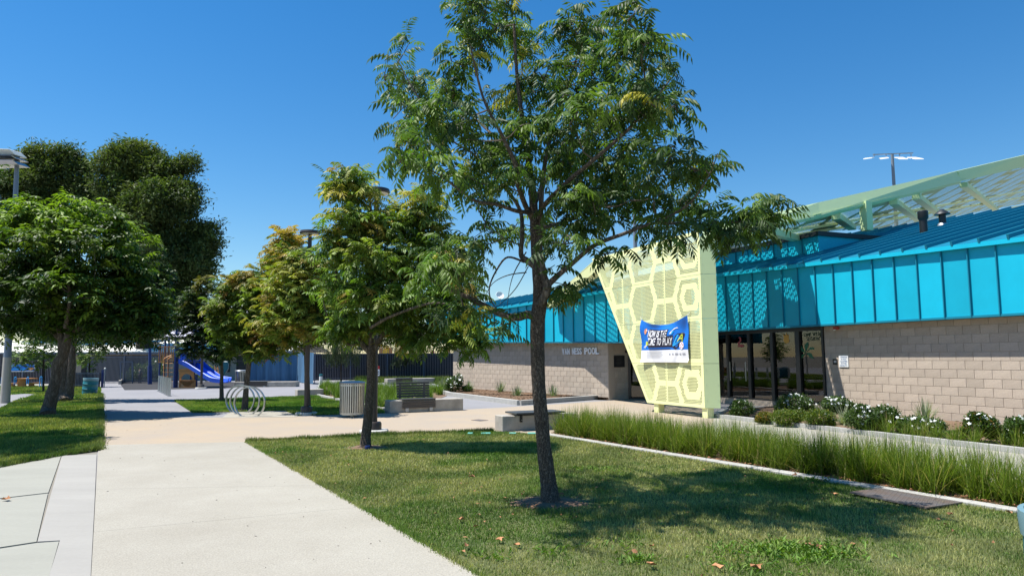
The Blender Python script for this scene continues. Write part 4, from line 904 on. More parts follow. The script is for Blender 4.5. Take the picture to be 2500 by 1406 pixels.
# ---------------------------------------------------------------- row of smaller pistache trees behind
def T2():
    Y = G(893,1095)[1]; f = lambda l: mk(Y, l); b = G(893,1096)
    limbs = [([b+[0,0,-.05]]+f([(893,1070),(900,1000),(905,930),(906,865),(905,845)]), [.12,.088,.076,.07,.072,.06]),
     (f([(905,862),(880,835),(855,800),(830,740),(820,660),(830,560)]), [.055,.048,.04,.03,.02,.01]), (f([(906,860),(905,800),(900,720),(900,600),(905,500),(880,420)]), [.05,.042,.034,.025,.016,.007]),
     (f([(907,860),(940,810),(990,750),(1030,680),(1060,600),(1040,500)]), [.05,.04,.033,.025,.016,.007]), (f([(880,835),(850,840),(810,800),(790,740)]), [.03,.025,.018,.009]),
     (f([(905,800,-.5),(960,770,-.8),(1060,740,-.9),(1130,760,-.9),(1160,800,-.9)]), [.03,.025,.018,.012,.006]), (f([(900,760,.5),(860,700,.8),(870,620,.9)]), [.03,.02,.01])]
    Z = [(855,440,38,30,8,0),(880,470,40,25,6,0),(845,460,40,35,6,0),(890,535,45,20,6,0),(870,560,80,45,18,0),(960,540,70,45,14,0),(1035,500,50,35,8,0),(1030,560,60,45,12,0),(830,620,50,50,12,0),(920,640,80,55,24,-.2),(1010,640,80,55,22,0),(1080,640,55,50,12,0),
      (840,720,65,50,16,0),(930,730,80,55,24,-.3),(1030,730,75,55,20,-.2),(1110,710,55,45,12,-.3),(850,800,60,35,11,0),(960,800,60,40,12,.2),(1050,800,60,35,10,-.2),(1120,810,45,45,10,-.6),(1165,830,25,35,5,-.7),(1000,840,50,18,5,0),(1130,640,30,30,4,0)]
    tree('pistache_tree', 'leafy green pistache with yellow and orange top, second in the row behind the tallest tree', 'tree', b, limbs, [bl(Y,x,y,rx,ry,int(n*1.5),dz) for x,y,rx,ry,n,dz in Z], 9, pin1, [(.18,.25,.045),(.13,.20,.034),(.075,.125,.025),(.24,.27,.05),(.32,.22,.05)], [5,5,4,2,.5], M['leaf'], 'bark', scale=(.65,1.05), pitch=(-.8,.5), topcol=(.42,.36,.07), topfrac=.24, mind=.1, out=.06, step=.06)
T2()
def T3(px, py, trunk, Z, label, cols, w, topcol, per=13, tl=pinS, sc=(.85,1.3), r=.075, tf=.3, lm='leaf'):
    Y = G(px,py)[1]; f = lambda l: mk(Y, l); b = G(px,py); top = trunk[-1]
    limbs = [([b+[0,0,-.05]]+f(trunk), [r*1.5]+list(np.linspace(r*1.1, r*.75, len(trunk))))]
    cs = sorted(Z, key=lambda z: -z[4])[:8]
    for (x,y,rx,ry,n,dz) in cs: limbs.append((f([top, ((top[0]+x)/2, (top[1]+y)/2-5, dz*.5), (x, y, dz)]), [r*.55, r*.38, r*.12]))
    return tree('pistache_tree' if lm == 'leaf' else 'shade_tree', label, 'tree', b, limbs, [bl(Y,x,y,rx,ry,int(n*1.4),dz) for x,y,rx,ry,n,dz in Z], per, tl, cols, w, M[lm], 'bark2', scale=sc, pitch=(-.8,.4), topcol=topcol, topfrac=tf, mind=.12, out=.10, step=.12)
C1 = [(.18,.24,.04),(.13,.19,.033),(.07,.115,.024),(.25,.25,.05)]
T3(751, 1003, [(750,950),(748,870),(740,810)], [(700,578,28,20,7,-1),(722,628,36,32,10,-1.5),(700,610,35,40,10,-.5),(680,650,45,40,14,0),(750,665,55,45,20,-2),(710,720,70,50,26,-1.2),(660,720,45,45,14,0),(790,720,40,60,14,-1),(700,790,70,45,22,-1.2),(765,790,50,45,16,-1.8),(680,840,50,25,9,0),(750,740,40,40,12,-2)],
  'yellow-tipped pistache whose stem stands behind the lamp post by the bike rings', C1+[(.22,.17,.03)], [5,4,3,2,1.2], (.40,.27,.05), tf=.4)
T3(597, 1001, [(600,960),(605,910),(609,870),(606,840)], [(625,680,35,25,7,0),(590,700,35,30,9,0),(560,720,30,30,8,0),(640,740,45,35,12,0),(590,760,60,40,18,0),(560,800,40,35,12,0),(630,810,50,40,16,0),(640,850,30,22,7,0),(590,840,40,25,8,0),(540,760,30,30,7,0)],
  'small orange-tinged pistache leaning behind the three bike rings', C1+[(.28,.14,.035)], [5,4,3,1,.8], (.30,.22,.05))
T3(541, 981, [(541,940),(541,890),(535,850)], [(505,705,30,20,6,0),(480,740,35,25,9,0),(525,750,35,30,10,0),(470,790,40,35,12,0),(520,800,50,35,14,0),(560,830,35,30,9,0),(490,840,45,30,12,0),(540,860,45,25,9,0),(450,770,20,20,4,0)],
  'small dark green pistache with thin stem between the bike rings and the slide', [(.045,.075,.018),(.03,.055,.015),(.075,.10,.02)], [4,4,1], (.16,.14,.03), tf=.25, r=.06)

# ---------------------------------------------------------------- large leaning shade trees on the left lawn
def TL():
    Y = G(118,1014)[1]; f = lambda l: mk(Y, l); b = G(116,1016)
    limbs = [([b+[0,0,-.05]]+f([(119,1000),(128,960),(137,925),(141,890),(152,870),(160,850),(165,820)]), [.24,.19,.155,.145,.15,.13,.12,.10]),
      (f([(152,872),(165,820),(190,760),(220,680),(240,600)]), [.11,.10,.08,.05,.025]),(f([(150,870),(148,820),(130,760),(90,680),(60,600)]), [.11,.08,.07,.045,.02]),(f([(165,820),(210,790),(280,740),(330,700)]), [.08,.06,.04,.02]),(f([(150,830),(100,790),(40,750),(-20,720)]), [.07,.055,.04,.02]),(f([(160,800,-.5),(170,720,-1),(150,620,-1.3)]), [.06,.05,.02])]
    Z = [(150,520,90,35,16,0),(60,540,60,40,12,0),(240,560,70,40,14,0),(10,590,50,60,12,0),(120,600,80,60,24,-.9),(210,630,90,60,24,-.6),(290,640,50,50,12,0),(60,670,80,60,20,-.6),(310,710,55,45,12,0),(180,710,100,60,26,-1),(-20,700,60,80,12,0),(90,760,90,45,20,-.3),(250,770,90,45,20,0),(20,790,60,35,10,0),(180,800,80,25,10,.5),(340,770,40,35,8,0),(-80,640,60,110,14,0),(330,660,25,25,8,0),(350,740,45,45,16,0),(300,800,60,30,14,0),(370,790,35,35,10,0),(120,690,90,60,20,.8),(30,560,70,50,10,.6)]
    tree('shade_tree', 'leafy shade tree with stout leaning gray trunk at the front of the left lawn', 'tree', b, limbs, [bl(Y,x,y,rx,ry,int(n*1.5),dz) for x,y,rx,ry,n,dz in Z], 12, ovl, [(.045,.085,.014),(.03,.058,.012),(.07,.12,.016),(.11,.17,.02)], [4,4,4,2], M['leafg'], 'bark2', scale=(1.0,1.5), pitch=(-.6,.5), topcol=(.22,.32,.035), topfrac=.45, mind=.12, out=.13, step=.08, amp=.12)
TL()
def TL2():
    Y = G(160,980)[1]; f = lambda l: mk(Y, l); b = G(160,981)
    limbs = [([b+[0,0,-.05]]+f([(158,965),(156,930),(158,895),(163,860),(170,830),(180,790)]), [.26,.20,.17,.17,.15,.13,.10]),
      (f([(166,975),(172,930),(175,890),(176,850),(182,810),(186,770)]), [.18,.16,.15,.14,.12,.08]), (f([(150,975),(148,930),(146,890),(146,840),(140,790)]), [.15,.10,.09,.08,.05]),(f([(180,800),(240,760),(320,730)]), [.1,.07,.03]),(f([(182,800),(280,790),(370,770)]), [.08,.06,.02])]
    Z = [(330,600,50,40,16,0),(370,680,40,45,16,0),(370,750,45,50,18,0),(320,820,70,28,14,0),(260,820,60,25,12,0),(385,800,30,35,8,0),(300,740,60,60,20,0),(210,790,60,40,12,.5),(110,800,60,30,10,.5),(40,740,60,60,14,.5),(270,700,60,50,14,0),(20,650,40,60,8,0)]
    tree('shade_tree', 'dense green shade tree with a fluted double trunk standing behind the leaning one', 'tree', b, limbs, [bl(Y,x,y,rx,ry,int(n*1.3),dz) for x,y,rx,ry,n,dz in Z], 12, ovl, [(.035,.065,.012),(.025,.05,.012),(.055,.095,.016)], [4,4,3], M['leafg'], 'bark2', scale=(.9,1.4), pitch=(-.6,.5), topcol=(.22,.32,.03), topfrac=.4, mind=.15, out=.16, step=.1, amp=.18)
TL2()
def TL3():
    b = np.array([-13.5, 13.6, 0]); A_3 = lambda x,y,z: np.array([-13.5+(x+12.3)*1.15, 13.6+(y-11.3)*1.25, z*1.42], float)
    limbs = [([A_3(-12.3,11.3,-.05),A_3(-12.2,11.3,1.2),A_3(-11.9,11.3,2.4),A_3(-11.6,11.3,3.4)],[.2,.15,.13,.09]),([A_3(-11.9,11.3,2.3),A_3(-11.2,11.0,3.3),A_3(-10.2,10.9,4.4)],[.09,.06,.02]),([A_3(-11.8,11.3,2.8),A_3(-12.4,12.0,4.0),A_3(-12.8,12.2,5.0)],[.08,.05,.02])]
    Z = [(A_3(-10.9,10.9,4.5),(1.1,.9,.9),50),(A_3(-11.8,11.9,4.9),(1.4,1.2,.9),50),(A_3(-12.6,10.6,4.3),(1.3,1.1,.9),44),(A_3(-10.3,11.6,3.9),(.7,.7,.5),14),(A_3(-9.9,10.0,3.8),(.6,.4,.4),9)]
    tree('shade_tree', 'leafy tree just beyond the left edge that shades the left lawn', 'tree', b, limbs, Z, 12, ovl, [(.045,.085,.014),(.03,.058,.012),(.07,.12,.016)], [4,4,3], M['leafg'], 'bark2', scale=(.8,1.25), mind=.12, out=.13, step=.1)
TL3()
# ---------------------------------------------------------------- big dark trees in the distance
spray = []
for k in range(4):
    r_ = random.Random(k); V = []; Fs = []
    for i in range(16):
        c = np.array([r_.gauss(0,.22), r_.gauss(0,.22), r_.gauss(0,.14)]); d = nrm([r_.uniform(-1,1), r_.uniform(-1,1), r_.uniform(-.9,.2)]); s_ = nrm(np.cross(d, [r_.uniform(-.4,.4), r_.uniform(-.4,.4), 1])); l, w = r_.uniform(.16,.26), r_.uniform(.05,.08)
        n = len(V); V += [c, c+d*l*.5+s_*w/2, c+d*l, c+d*l*.5-s_*w/2]; Fs += [(n,n+1,n+2),(n,n+2,n+3)]
    spray.append((np.array(V), np.array(Fs)))
def BT(px, Y, trunk, Z, label, cols, w, r=.5, per=7, sc=(1.1,1.9), top=(.12,.15,.04), out=.20):
    b = P(px, 900, Y); b[2] = 0; f = lambda l: mk(Y, l); limbs = [([b]+f(trunk), [r*1.2]+list(np.linspace(r, r*.5, len(trunk))))]; t0 = trunk[-1]
    for (x,y,rx,ry,n,dz) in Z[:9]: limbs.append((f([t0, ((t0[0]+x)/2+8, (t0[1]+y)/2, dz*.5), (x,y,dz)]), [r*.45, r*.3, r*.08]))
    tree('evergreen_tree', label, 'tree', b, limbs, [bl(Y,x,y,rx,ry,int(n*2.1),dz) for x,y,rx,ry,n,dz in Z], per+4, spray, cols, w, M['leafd'], 'barkdk', scale=sc, pitch=(-.6,.6), topcol=top, topfrac=.35, mind=.65, out=out, step=.5)
DK = [(.066,.098,.03),(.046,.074,.022),(.10,.135,.038)]
BT(350, 56, [(352,820),(360,740),(375,650),(385,560)], [(330,390,60,45,40,0),(390,420,60,45,36,0),(440,470,45,45,26,0),(455,400,25,20,7,0),(400,500,80,60,50,-1.5),(300,460,60,60,36,0),(330,540,70,60,40,-1),(470,590,60,50,40,0),(420,620,80,50,44,-1.5),(480,650,45,35,22,0),(400,690,70,40,30,0),(440,720,60,35,26,0),(330,640,60,60,26,0),(425,745,30,20,10,0),(500,560,25,30,8,0),(270,400,35,35,14,0)],
  'huge dark evergreen tree rising behind the playground, rounded and tallest in view', DK, [4,4,3], r=.55)
BT(120, 60, [(122,820),(125,700),(130,600),(132,520)], [(170,390,45,35,20,0),(110,390,50,35,22,0),(70,410,40,35,14,0),(200,430,40,45,20,0),(140,450,70,50,34,0),(70,470,60,50,24,0),(210,500,50,50,22,0),(20,450,35,40,12,0),(0,500,50,50,14,0),(120,540,90,50,26,0)],
  'broad dark evergreen tree left of the tallest one, behind the flood light pole', DK, [4,4,3], r=.45)
# small light green trees by the left fence
BT2 = lambda px, py, Z, lab, nm='young_tree', cols=((.09,.14,.03),(.13,.19,.04),(.06,.10,.03)), tl=pinS, sc=(.9,1.4), per=5, hang=(-.7,.4): (lambda Y: tree(nm, lab, 'tree', G(px,py), [([G(px,py)+[0,0,-.03]]+mk(Y,[(px,py-35),(px+1,py-80),(px+1,py-110)]), [.05,.045,.04,.02])], [bl(Y,x,y,rx,ry,n,0) for x,y,rx,ry,n in Z], per, tl, list(cols), [3,2,2], M['leafd'], 'barkdk', scale=sc, pitch=hang, mind=.15, out=.12, step=.2))(G(px,py)[1])
BT2(106,957,[(60,850,35,18,10),(100,845,45,25,14),(80,880,45,20,12),(45,875,25,14,6),(125,870,25,20,7),(110,820,40,20,8)],'small staked tree with light feathery leaves left of the leaning trunk')
BT2(218,945,[(205,860,30,22,12),(235,855,25,18,8),(215,885,30,14,8),(190,840,25,20,6),(245,872,12,8,2)],'small feathery tree just right of the fluted double trunk')
wil = [pinnate(.5, 9, .13, .014, 1.3, 1.0, k, lod=2) for k in range(3)]
BT2(833,932,[(833,845,42,22,20),(815,865,28,22,12),(855,865,26,20,12),(834,830,30,15,8)],'drooping gray-green willowy tree before the fence, left of the nearer lamp','willowy_tree',((.06,.085,.045),(.085,.11,.06),(.05,.07,.03)),wil,(.9,1.4),8,(.2,1.1))
BT2(1003,927,[(1003,850,42,22,20),(985,868,26,18,10),(1022,868,24,18,10),(1003,832,28,12,7)],'drooping gray-green willowy tree in front of the picket fence beside the block wall','willowy_tree',((.06,.085,.045),(.085,.11,.06),(.05,.07,.03)),wil,(.9,1.4),8,(.2,1.1))
BT(650, 62, [(650,850),(652,820)], [(640,800,60,35,22,0),(700,810,60,35,22,0),(600,810,40,30,12,0)], 'dark green tree behind the blue fence screen', DK, [4,4,2], r=.2)
BT(820, 62, [(820,850),(822,820)], [(780,805,60,35,20,0),(850,800,70,35,24,0),(920,810,50,25,14,0),(900,830,40,15,8,0)], 'dark green tree behind the picket fence', DK, [4,4,2], r=.2)

# ---------------------------------------------------------------- shrubs and rosettes
def leafball(Y, Z, n, l, w, cols, wts, jitter=.15):
    tot = sum(z[4] for z in Z); Ps = []
    for (x,y,rx,ry,wt) in Z:
        c, rad, _ = bl(Y,x,y,rx,ry,1,0); k = int(n*wt/tot); v = rng.normal(size=(k,3)); v /= np.linalg.norm(v,axis=1)[:,None]; rr = rng.uniform(.3,1,(k,1))**.4*(1+rng.normal(0,jitter,(k,1))*.6); Ps.append(c+v*rr*np.array(rad))
    Ps = np.concatenate(Ps); Ps = Ps[Ps[:,2] > .02]; n = len(Ps); t = [(np.array([[0,0,0],[l*.5,w/2,0],[l,0,0],[l*.5,-w/2,0]]), np.array([(0,1,2),(0,2,3)]))]
    return Ps, scatter(t, Ps, rng.uniform(0,6.28,n), rng.uniform(-1.3,.2,n), rng.uniform(-.7,.7,n), rng.uniform(.7,1.3,n), pal(cols, wts, n, .3))
def flowers(Ps, Y, n, sz, T):
    c = Ps[rng.choice(len(Ps), min(n*4,len(Ps)), replace=False)]; ctr = Ps.mean(0); out = (c-ctr); sc_ = out[:,2]*1.2-out[:,1]*.8+rng.normal(0,.1,len(c)); c = c[np.argsort(-sc_)[:n]]; V = []; Fs = []
    for p in c:
        p = p+np.array([0,-.03,.02]); nr = nrm([rng.normal(0,.5), -.7+rng.normal(0,.4), .7]); a = nrm(np.cross(nr,[0.1,0,1])); b = np.cross(nr,a); s_ = sz*rng.uniform(.7,1.2)
        for k in range(5):
            t = 2*math.pi*k/5; d = a*math.cos(t)+b*math.sin(t); e = -a*math.sin(t)+b*math.cos(t); i = len(V); V += [p, p+d*s_*.6+e*s_*.28, p+d*s_, p+d*s_*.6-e*s_*.28]; Fs.append((i,i+1,i+2,i+3))
    fast('flowers', V, Fs, M['petal'], T, world=True)['kind'] = 'stuff'
SH = [(.028,.055,.014),(.045,.085,.018),(.075,.125,.022)]
def shrub(label, px, py, Z, n, fl, cols=SH, w=(3,4,2), nm='flowering_shrub', l=.055, wd=.022, fs=.035):
    b = G(px,py); Y = b[1]; T = thing(nm, label, 'shrub', tuple(b)); Ps, (V,Fa,C) = leafball(Y+.1, Z, n, l, wd, list(cols), w); fast('foliage', V, Fa, M['leafg'], T, tint=C, world=True)['kind'] = 'stuff'
    mb = MB()
    for k in range(9):
        q = Ps[rng.integers(len(Ps))]; mb.tube([b+rng.normal(0,.04,3)*[1,1,0], (b+q)/2+rng.normal(0,.03,3), q], [.008,.005,.003], 5)
    mb.build('stems', M['twig'], T)
    if fl: flowers(Ps, Y, max(2, int(fl*.62)), fs, T)
    return T
YG = [(.06,.10,.012),(.10,.14,.014),(.16,.15,.02)]; YO = [(.06,.085,.012),(.14,.13,.02),(.30,.16,.02)]
shrub('small round dark green shrub beside the lime screen leg', 1812,1022, [(1812,1000,30,20,3),(1795,1010,16,12,1),(1808,985,18,8,1)], 3800, 6)
shrub('tall dark shrub dotted with white blossoms below the lobby windows', 1940,1018, [(1940,985,42,24,4),(1915,1000,25,18,2),(1965,1000,28,16,2)], 6500, 55)
shrub('low yellow-green shrub with orange tips in front of the dark blossoming shrub', 1868,1036, [(1868,1020,22,14,2),(1855,1026,12,8,1)], 2600, 0, YO, (3,3,1), 'low_shrub', .045,.02)
shrub('rounded yellow-green shrub between the orange tipped one and the silvery tuft', 1915,1042, [(1920,1020,38,20,3),(1950,1015,20,14,1)], 4800, 0, YG, (3,4,1), 'low_shrub', .045,.02)
shrub('mounded olive green shrub directly before the silvery tuft', 1995,1048, [(2000,1022,36,22,3),(2020,1035,20,10,1)], 4800, 3, YG, (4,3,1), 'low_shrub', .045,.02)
shrub('white-flowered shrub under the corner where windows meet block wall', 2045,1030, [(2040,990,35,22,3),(2070,1000,25,20,2)], 5200, 70)
shrub('wide white-flowered shrub right of the silvery tuft', 2120,1060, [(2110,1025,45,28,3),(2160,1020,35,28,3),(2135,1040,40,16,1),(2105,1000,20,12,1)], 9500, 70)
shrub('white-flowered shrub in front of the spiky yucca', 2245,1066, [(2235,1040,45,22,3),(2275,1042,32,18,2),(2210,1050,20,12,1)], 7500, 75)
shrub('olive tinged shrub with orange tips and white flowers near the right end of the bed', 2395,1085, [(2395,1040,38,26,3),(2370,1055,25,16,1),(2425,1060,22,16,1),(2385,1018,20,10,1)], 7500, 40, SH+[(.22,.12,.02)], (3,4,2,1))
shrub('white-flowered shrub cut by the right edge of the view', 2500,1100, [(2500,1050,42,30,3),(2480,1070,25,16,1)], 7500, 40)
shrub('small dark sprawling ground shrub between the flowering shrubs by the walkway', 2330,1078, [(2320,1062,36,9,2),(2350,1060,20,9,1)], 2600, 0, nm='low_shrub', l=.04)
shrub('bushy shrub with white blossoms at the far corner of the lettered block wall', 1110,962, [(1108,940,22,20,3),(1120,930,12,18,1),(1085,950,18,10,1),(1140,950,14,8,1)], 4200, 40, fs=.05, l=.08, wd=.03)
shrub('rose bush with a few large white blooms behind the left end of the playground', 352,932, [(345,905,30,18,3),(322,918,25,12,2),(380,895,25,22,3),(375,915,20,14,1)], 3800, 9, fs=.09, l=.12, wd=.04)
shrub('small bright green bush under the slide', 505,932, [(505,905,16,14,2),(495,915,18,10,1)], 1200, 0, YG, (2,4,1), 'low_shrub', .10,.05)
def spiky(name, label, px, py, h, n, col, spread=1.0, w=.02, arch=.3, cat='yucca'):
    b = G(px,py); T = thing(name, label, cat, tuple(b)); V = []; Fs = []; C = []
    for i in range(n):
        a = rng.uniform(0,6.28); el = rng.uniform(.15,1.45); L = h*rng.uniform(.75,1.05); d = np.array([math.cos(a)*math.cos(el)*spread, math.sin(a)*math.cos(el)*spread, math.sin(el)]); s_ = np.array([-math.sin(a), math.cos(a), 0]); c = np.array(col)*rng.uniform(.7,1.25)
        i0 = len(V); p = b+np.array([rng.normal(0,.03), rng.normal(0,.03), .02])
        for k in range(4):
            t = k/3; q = p+d*L*t+UP*(-arch*L*t*t*math.cos(el)); ww = w*(1-t)**.6*.5+.001; V += [q-s_*ww, q+s_*ww]; C += [c,c]
        Fs += [(i0+2*k, i0+2*k+1, i0+2*k+3, i0+2*k+2) for k in range(3)]
    fast('leaves', V, Fs, M['leafd'], T, tint=np.array(C), world=True)['kind'] = 'stuff'; MB().lathe([(.05,-.02),(.06,.05),(.03,.1)], b, 10).build('crown_base', M['twig'], T)
    return T
SG = (.20,.24,.17)
spiky('yucca','spiky pale green yucca rising against the right block wall behind white flowers',2258,1040,.66,150,(.26,.30,.20),.75,.020,.1)
spiky('silvery_grass_tuft','silvery arching grass tuft in the middle of the flower bed',2062,1040,.60,190,(.28,.31,.20),1.0,.012,.6,'grass tuft')
for (x,y,h,lab) in ((1222,962,.68,'pale yucca left of the pair in front of the lettered wall'),(1262,972,.55,'low yucca just right of the taller one before the lettered wall'),(1350,973,.62,'pale yucca right of the big tree trunk before the lettered wall'),(1143,960,.72,'large gray-green yucca beside the blossoming bush at the wall corner'),(1080,955,.70,'gray grassy tuft left of the blossoming bush at the wall corner')):
    spiky('yucca', lab, x, y, h, 110, SG, .8, .024, .15)
# ================================================================== STREET FURNITURE
def ringbox(mb, c, s): pass
# three looped bike rings
def bike_ring(px, py, label):
    b = G(px, py); T = thing('bike_ring', label, 'bike rack', tuple(b), group='bike rings by the path'); R = .425
    rot = math.radians(-4); X = np.array([math.cos(rot), math.sin(rot), 0]); c = b+UP*(R-.055); n = 40; a0 = math.radians(-65+0)
    pts = [c+X*R*math.sin(a)+UP*R*math.cos(a)*1.0 for a in np.linspace(-math.radians(152), math.radians(152), n)]
    mb = MB(); V = []; w, t = .042, .014
    for i, p in enumerate(pts):
        r_ = nrm(p-c)
        for dx, dy in ((-1,-1),(1,-1),(1,1),(-1,1)): V.append(p+r_*t*dx+np.array([-X[1],X[0],0])*w*.8*dy)
    mb.add(V, [(4*i+k, 4*i+(k+1)%4, 4*i+4+(k+1)%4, 4*i+4+k) for i in range(n-1) for k in range(4)]); mb.build('ring', M['steel'], T, smooth=False)
    for sgn in (-1,1):
        q = c+X*R*math.sin(math.radians(152))*sgn; MB().box((q[0],q[1],.012), (.11,.10,.012)).build('foot_plate', M['galv'], T)
bike_ring(608.5,1016,'nearest of the three steel bike rings'); bike_ring(597,1011,'middle one of the three steel bike rings'); bike_ring(585.5,1006.5,'farthest of the three steel bike rings')
# steel fins
for i in range(6):
    f_ = i/5; px = 413.5+(388-413.5)*(1-(1-f_)**1.0)*1.0; py = 967+(954.5-967)*f_; b = G(px,py); nm = ['nearest','second','third','fourth','fifth','farthest'][i]
    T = thing('steel_fin', '%s of the six upright steel fins in a row along the path'%nm, 'bollard', tuple(b), group='steel fins along the path'); h = .74
    MB().extrude([b+[-.030,-.06,0], b+[.030,-.06,0], b+[.030,-.06,h+.03], b+[-.030,-.06,h+.03]], (.0,.12,0)).build('fin', M['steel'], T); MB().box(b+[0,0,.01], (.12,.2,.012)).build('base_plate', M['galv'], T)
# slatted litter bins
def bin_(px, py, label, n=34, rot=0):
    b = G(px,py); T = thing('litter_bin', label, 'litter bin', tuple(b), rot, 'slatted steel litter bins'); R = .32
    for i in range(n):
        a = 2*math.pi*i/n; c = (R*math.cos(a), R*math.sin(a), .49); MB().box(c, (.008,.036,.80), (math.cos(a),math.sin(a),0), (-math.sin(a),math.cos(a),0)).build('slat', M['steel'], T, world=False)
    MB().lathe([(.29,.10),(.29,.86)], seg=24).build('liner', M['dark'], T, world=False, smooth=True)
    for z in (.10,.84): MB().lathe([(R+.006,z-.02),(R+.012,z-.02),(R+.012,z+.02),(R+.006,z+.02)], seg=28).build('hoop', M['steel'], T, world=False, smooth=True)
    MB().lathe([(R+.02,.885),(R+.03,.90),(R+.01,.925),(.20,.945),(.17,.94),(.17,.90)], seg=28).build('lid', M['galv'], T, world=False, smooth=True)
    MB().lathe([(.27,.055),(.30,.06),(.30,.085),(.27,.09)], seg=24).build('base', M['steel'], T, world=False, smooth=True); MB().lathe([(.05,0),(.05,.06)], seg=12).build('foot', M['steel'], T, world=False)
bin_(859,1017,'slatted steel litter bin beside the concrete bench with a backrest'); bin_(588,944,'slatted steel litter bin next to the blue fence screen',24)
# lamp posts
def lamp(px, py, topx, label, collar='pole'):
    b = G(px,py); T = thing('lamp_post', label, 'lamp post', tuple(b), group='disc-headed lamp posts'); H = 5.1
    MB().lathe([(.30,-.02),(.30,.06),(.28,.075)], seg=28).build('plinth', M['plinth'], T, world=False, smooth=True)
    MB().lathe([(.155,.075),(.155,.20),(.135,.235),(.07,.24)], seg=24).build('base_cover', M[collar], T, world=False, smooth=True)
    MB().lathe([(.068,.2),(.066,2.6),(.055,H-.16),(.05,H-.05)], seg=14).build('pole', M['pole'], T, world=False, smooth=True)
    hd = MB().lathe([(.03,H-.05),(.10,H-.03),(.27,H-.03),(.285,H),(.27,H+.06),(.02,H+.075)], seg=32).build('head', M['pole'], T, world=False, smooth=True)
    MB().lathe([(.25,H-.036),(.25,H-.032)], seg=28).build('diffuser', M['lens'], hd, world=False)
lamp(748,1012.5,768,'dark lamp post with a round flat head beside the bike rings'); lamp(913,1057,920,'dark lamp post just behind the second pistache trunk'); lamp(491,949,494,'farthest dark lamp post, with a rusty base, by the playground','slatbr')
# concrete benches
def bench(p0, p1, dep, h, label, seat, back, cat='bench'):
    b0_, b1_ = G(*p0), G(*p1); u = nrm(b1_-b0_); L = np.linalg.norm(b1_-b0_); n = np.array([-u[1],u[0],0]); T = thing('concrete_bench', label, cat, tuple(b0_))
    MB().extrude([b0_, b1_, b1_+n*dep, b0_+n*dep], UP*h).build('block', M['bench'], T, bevel=.012)
    s0, s1 = seat; zs = h
    for i in range(4): MB().box(b0_+u*(s0+s1)/2-n*.03+UP*(zs-.045-i*.052), (s1-s0,.03,.044), u, n).build('slat', M['slatbr'], T, bevel=.004)
    for i in range(6): MB().box(b0_+u*(s0+s1)/2+n*(-.01+i*(dep*.9)/5)+UP*(zs+.02), (s1-s0,dep*.9/5-.012,.035), u, n).build('slat', M['slat'], T, bevel=.004)
    for x in (s0+.14, s1-.14): MB().box(b0_+u*x-n*.03+UP*(zs-.27), (.10,.06,.10), u, n).build('bracket', M['galv'], T)
    if back:
        for x in (s0+.1, s1-.16): MB().box(b0_+u*x+n*(dep+.02)+UP*(zs+.20), (.06,.03,.48), u, n).build('back_support', M['slat'], T)
        for i in range(6): MB().box(b0_+u*(s0+s1)/2+n*(dep-.005+i*.012)+UP*(zs+.09+i*.075), (s1-s0,.03,.062), u, n).build('back_slat', M['slat'], T, bevel=.004)
bench((951,1009),(1131,1001.5),.50,.35,'concrete bench with charcoal slatted seat and backrest facing the tan plaza',(.36,1.36),True)
bench((571,945),(722,944),.7,.29,'low concrete bench with a slatted seat in front of the blue fence screen',(.65,1.85),False)
bench((946,938.5),(1062,936),.8,.33,'distant low concrete bench with dark slats before the picket fence',(.5,1.5),False)
# seat wall with steel top at the end of the ornamental grass
b0_, b1_ = G(1227,1054), G(1380,1046); u = nrm(b1_-b0_); n = np.array([-u[1],u[0],0]); T = thing('seat_wall', 'low concrete seat wall with a dark steel top next to the tall green grass', 'bench', tuple(b0_))
MB().extrude([b0_, b0_+u*1.75, b0_+u*1.75+n*.42, b0_+n*.42], UP*.325).build('block', M['bench'], T, bevel=.012)
MB().box(b0_+u*.84+n*.18+UP*.37, (1.15,.60,.035), u, n).build('steel_top', M['slat'], T, bevel=.004)
MB().box(b0_+u*.42-n*.02+UP*.26, (.055,.03,.15), u, n).build('bracket', M['black'], T, bevel=.004); MB().lathe([(.010,0),(.010,.01)], b0_+u*.42-n*.05+UP*.23, 10).build('bolt', M['steel'], T)
b0_, b1_ = G(726,968), G(790,966); u = nrm(b1_-b0_); n = np.array([-u[1],u[0],0])
T = thing('planter_wall', 'low concrete wall end at the left tip of the grass planter', 'wall', tuple(b0_)); MB().extrude([b0_, b1_, b1_+n*.5, b0_+n*.5], UP*.28).build('block', M['bench'], T, bevel=.012)
# barrels
def barrel(b, label, tilt=0, h=.88, r_=.29):
    T = thing('barrel', label, 'trash barrel', tuple(b), group='teal steel trash barrels'); T.rotation_euler = (0, tilt, 0)
    MB().lathe([(r_,0),(r_+.006,.01),(r_,.02),(r_,h*.31),(r_+.012,h*.33),(r_,h*.35),(r_,h*.63),(r_+.012,h*.65),(r_,h*.67),(r_,h-.03),(r_+.01,h-.015),(r_+.004,h),(r_-.01,h),(r_-.01,.05)], seg=36).build('drum', M['tealbin'], T, world=False, smooth=True)
    MB().lathe([(r_+.008,h-.09),(r_+.014,h-.02),(r_+.012,h+.012),(r_-.01,h+.015),(r_-.03,h-.05),(r_-.05,h-.4)], seg=36).build('liner_bag', M['bag'], T, world=False, smooth=True)
barrel(G(218,962), 'teal trash barrel leaning on the grass beside the far path', math.radians(4), .72, .31); q = P(2488,1300,3.0); barrel(np.array([q[0]+.365, 3.0, 0]), 'teal trash barrel cut off by the right edge, nearest the camera')
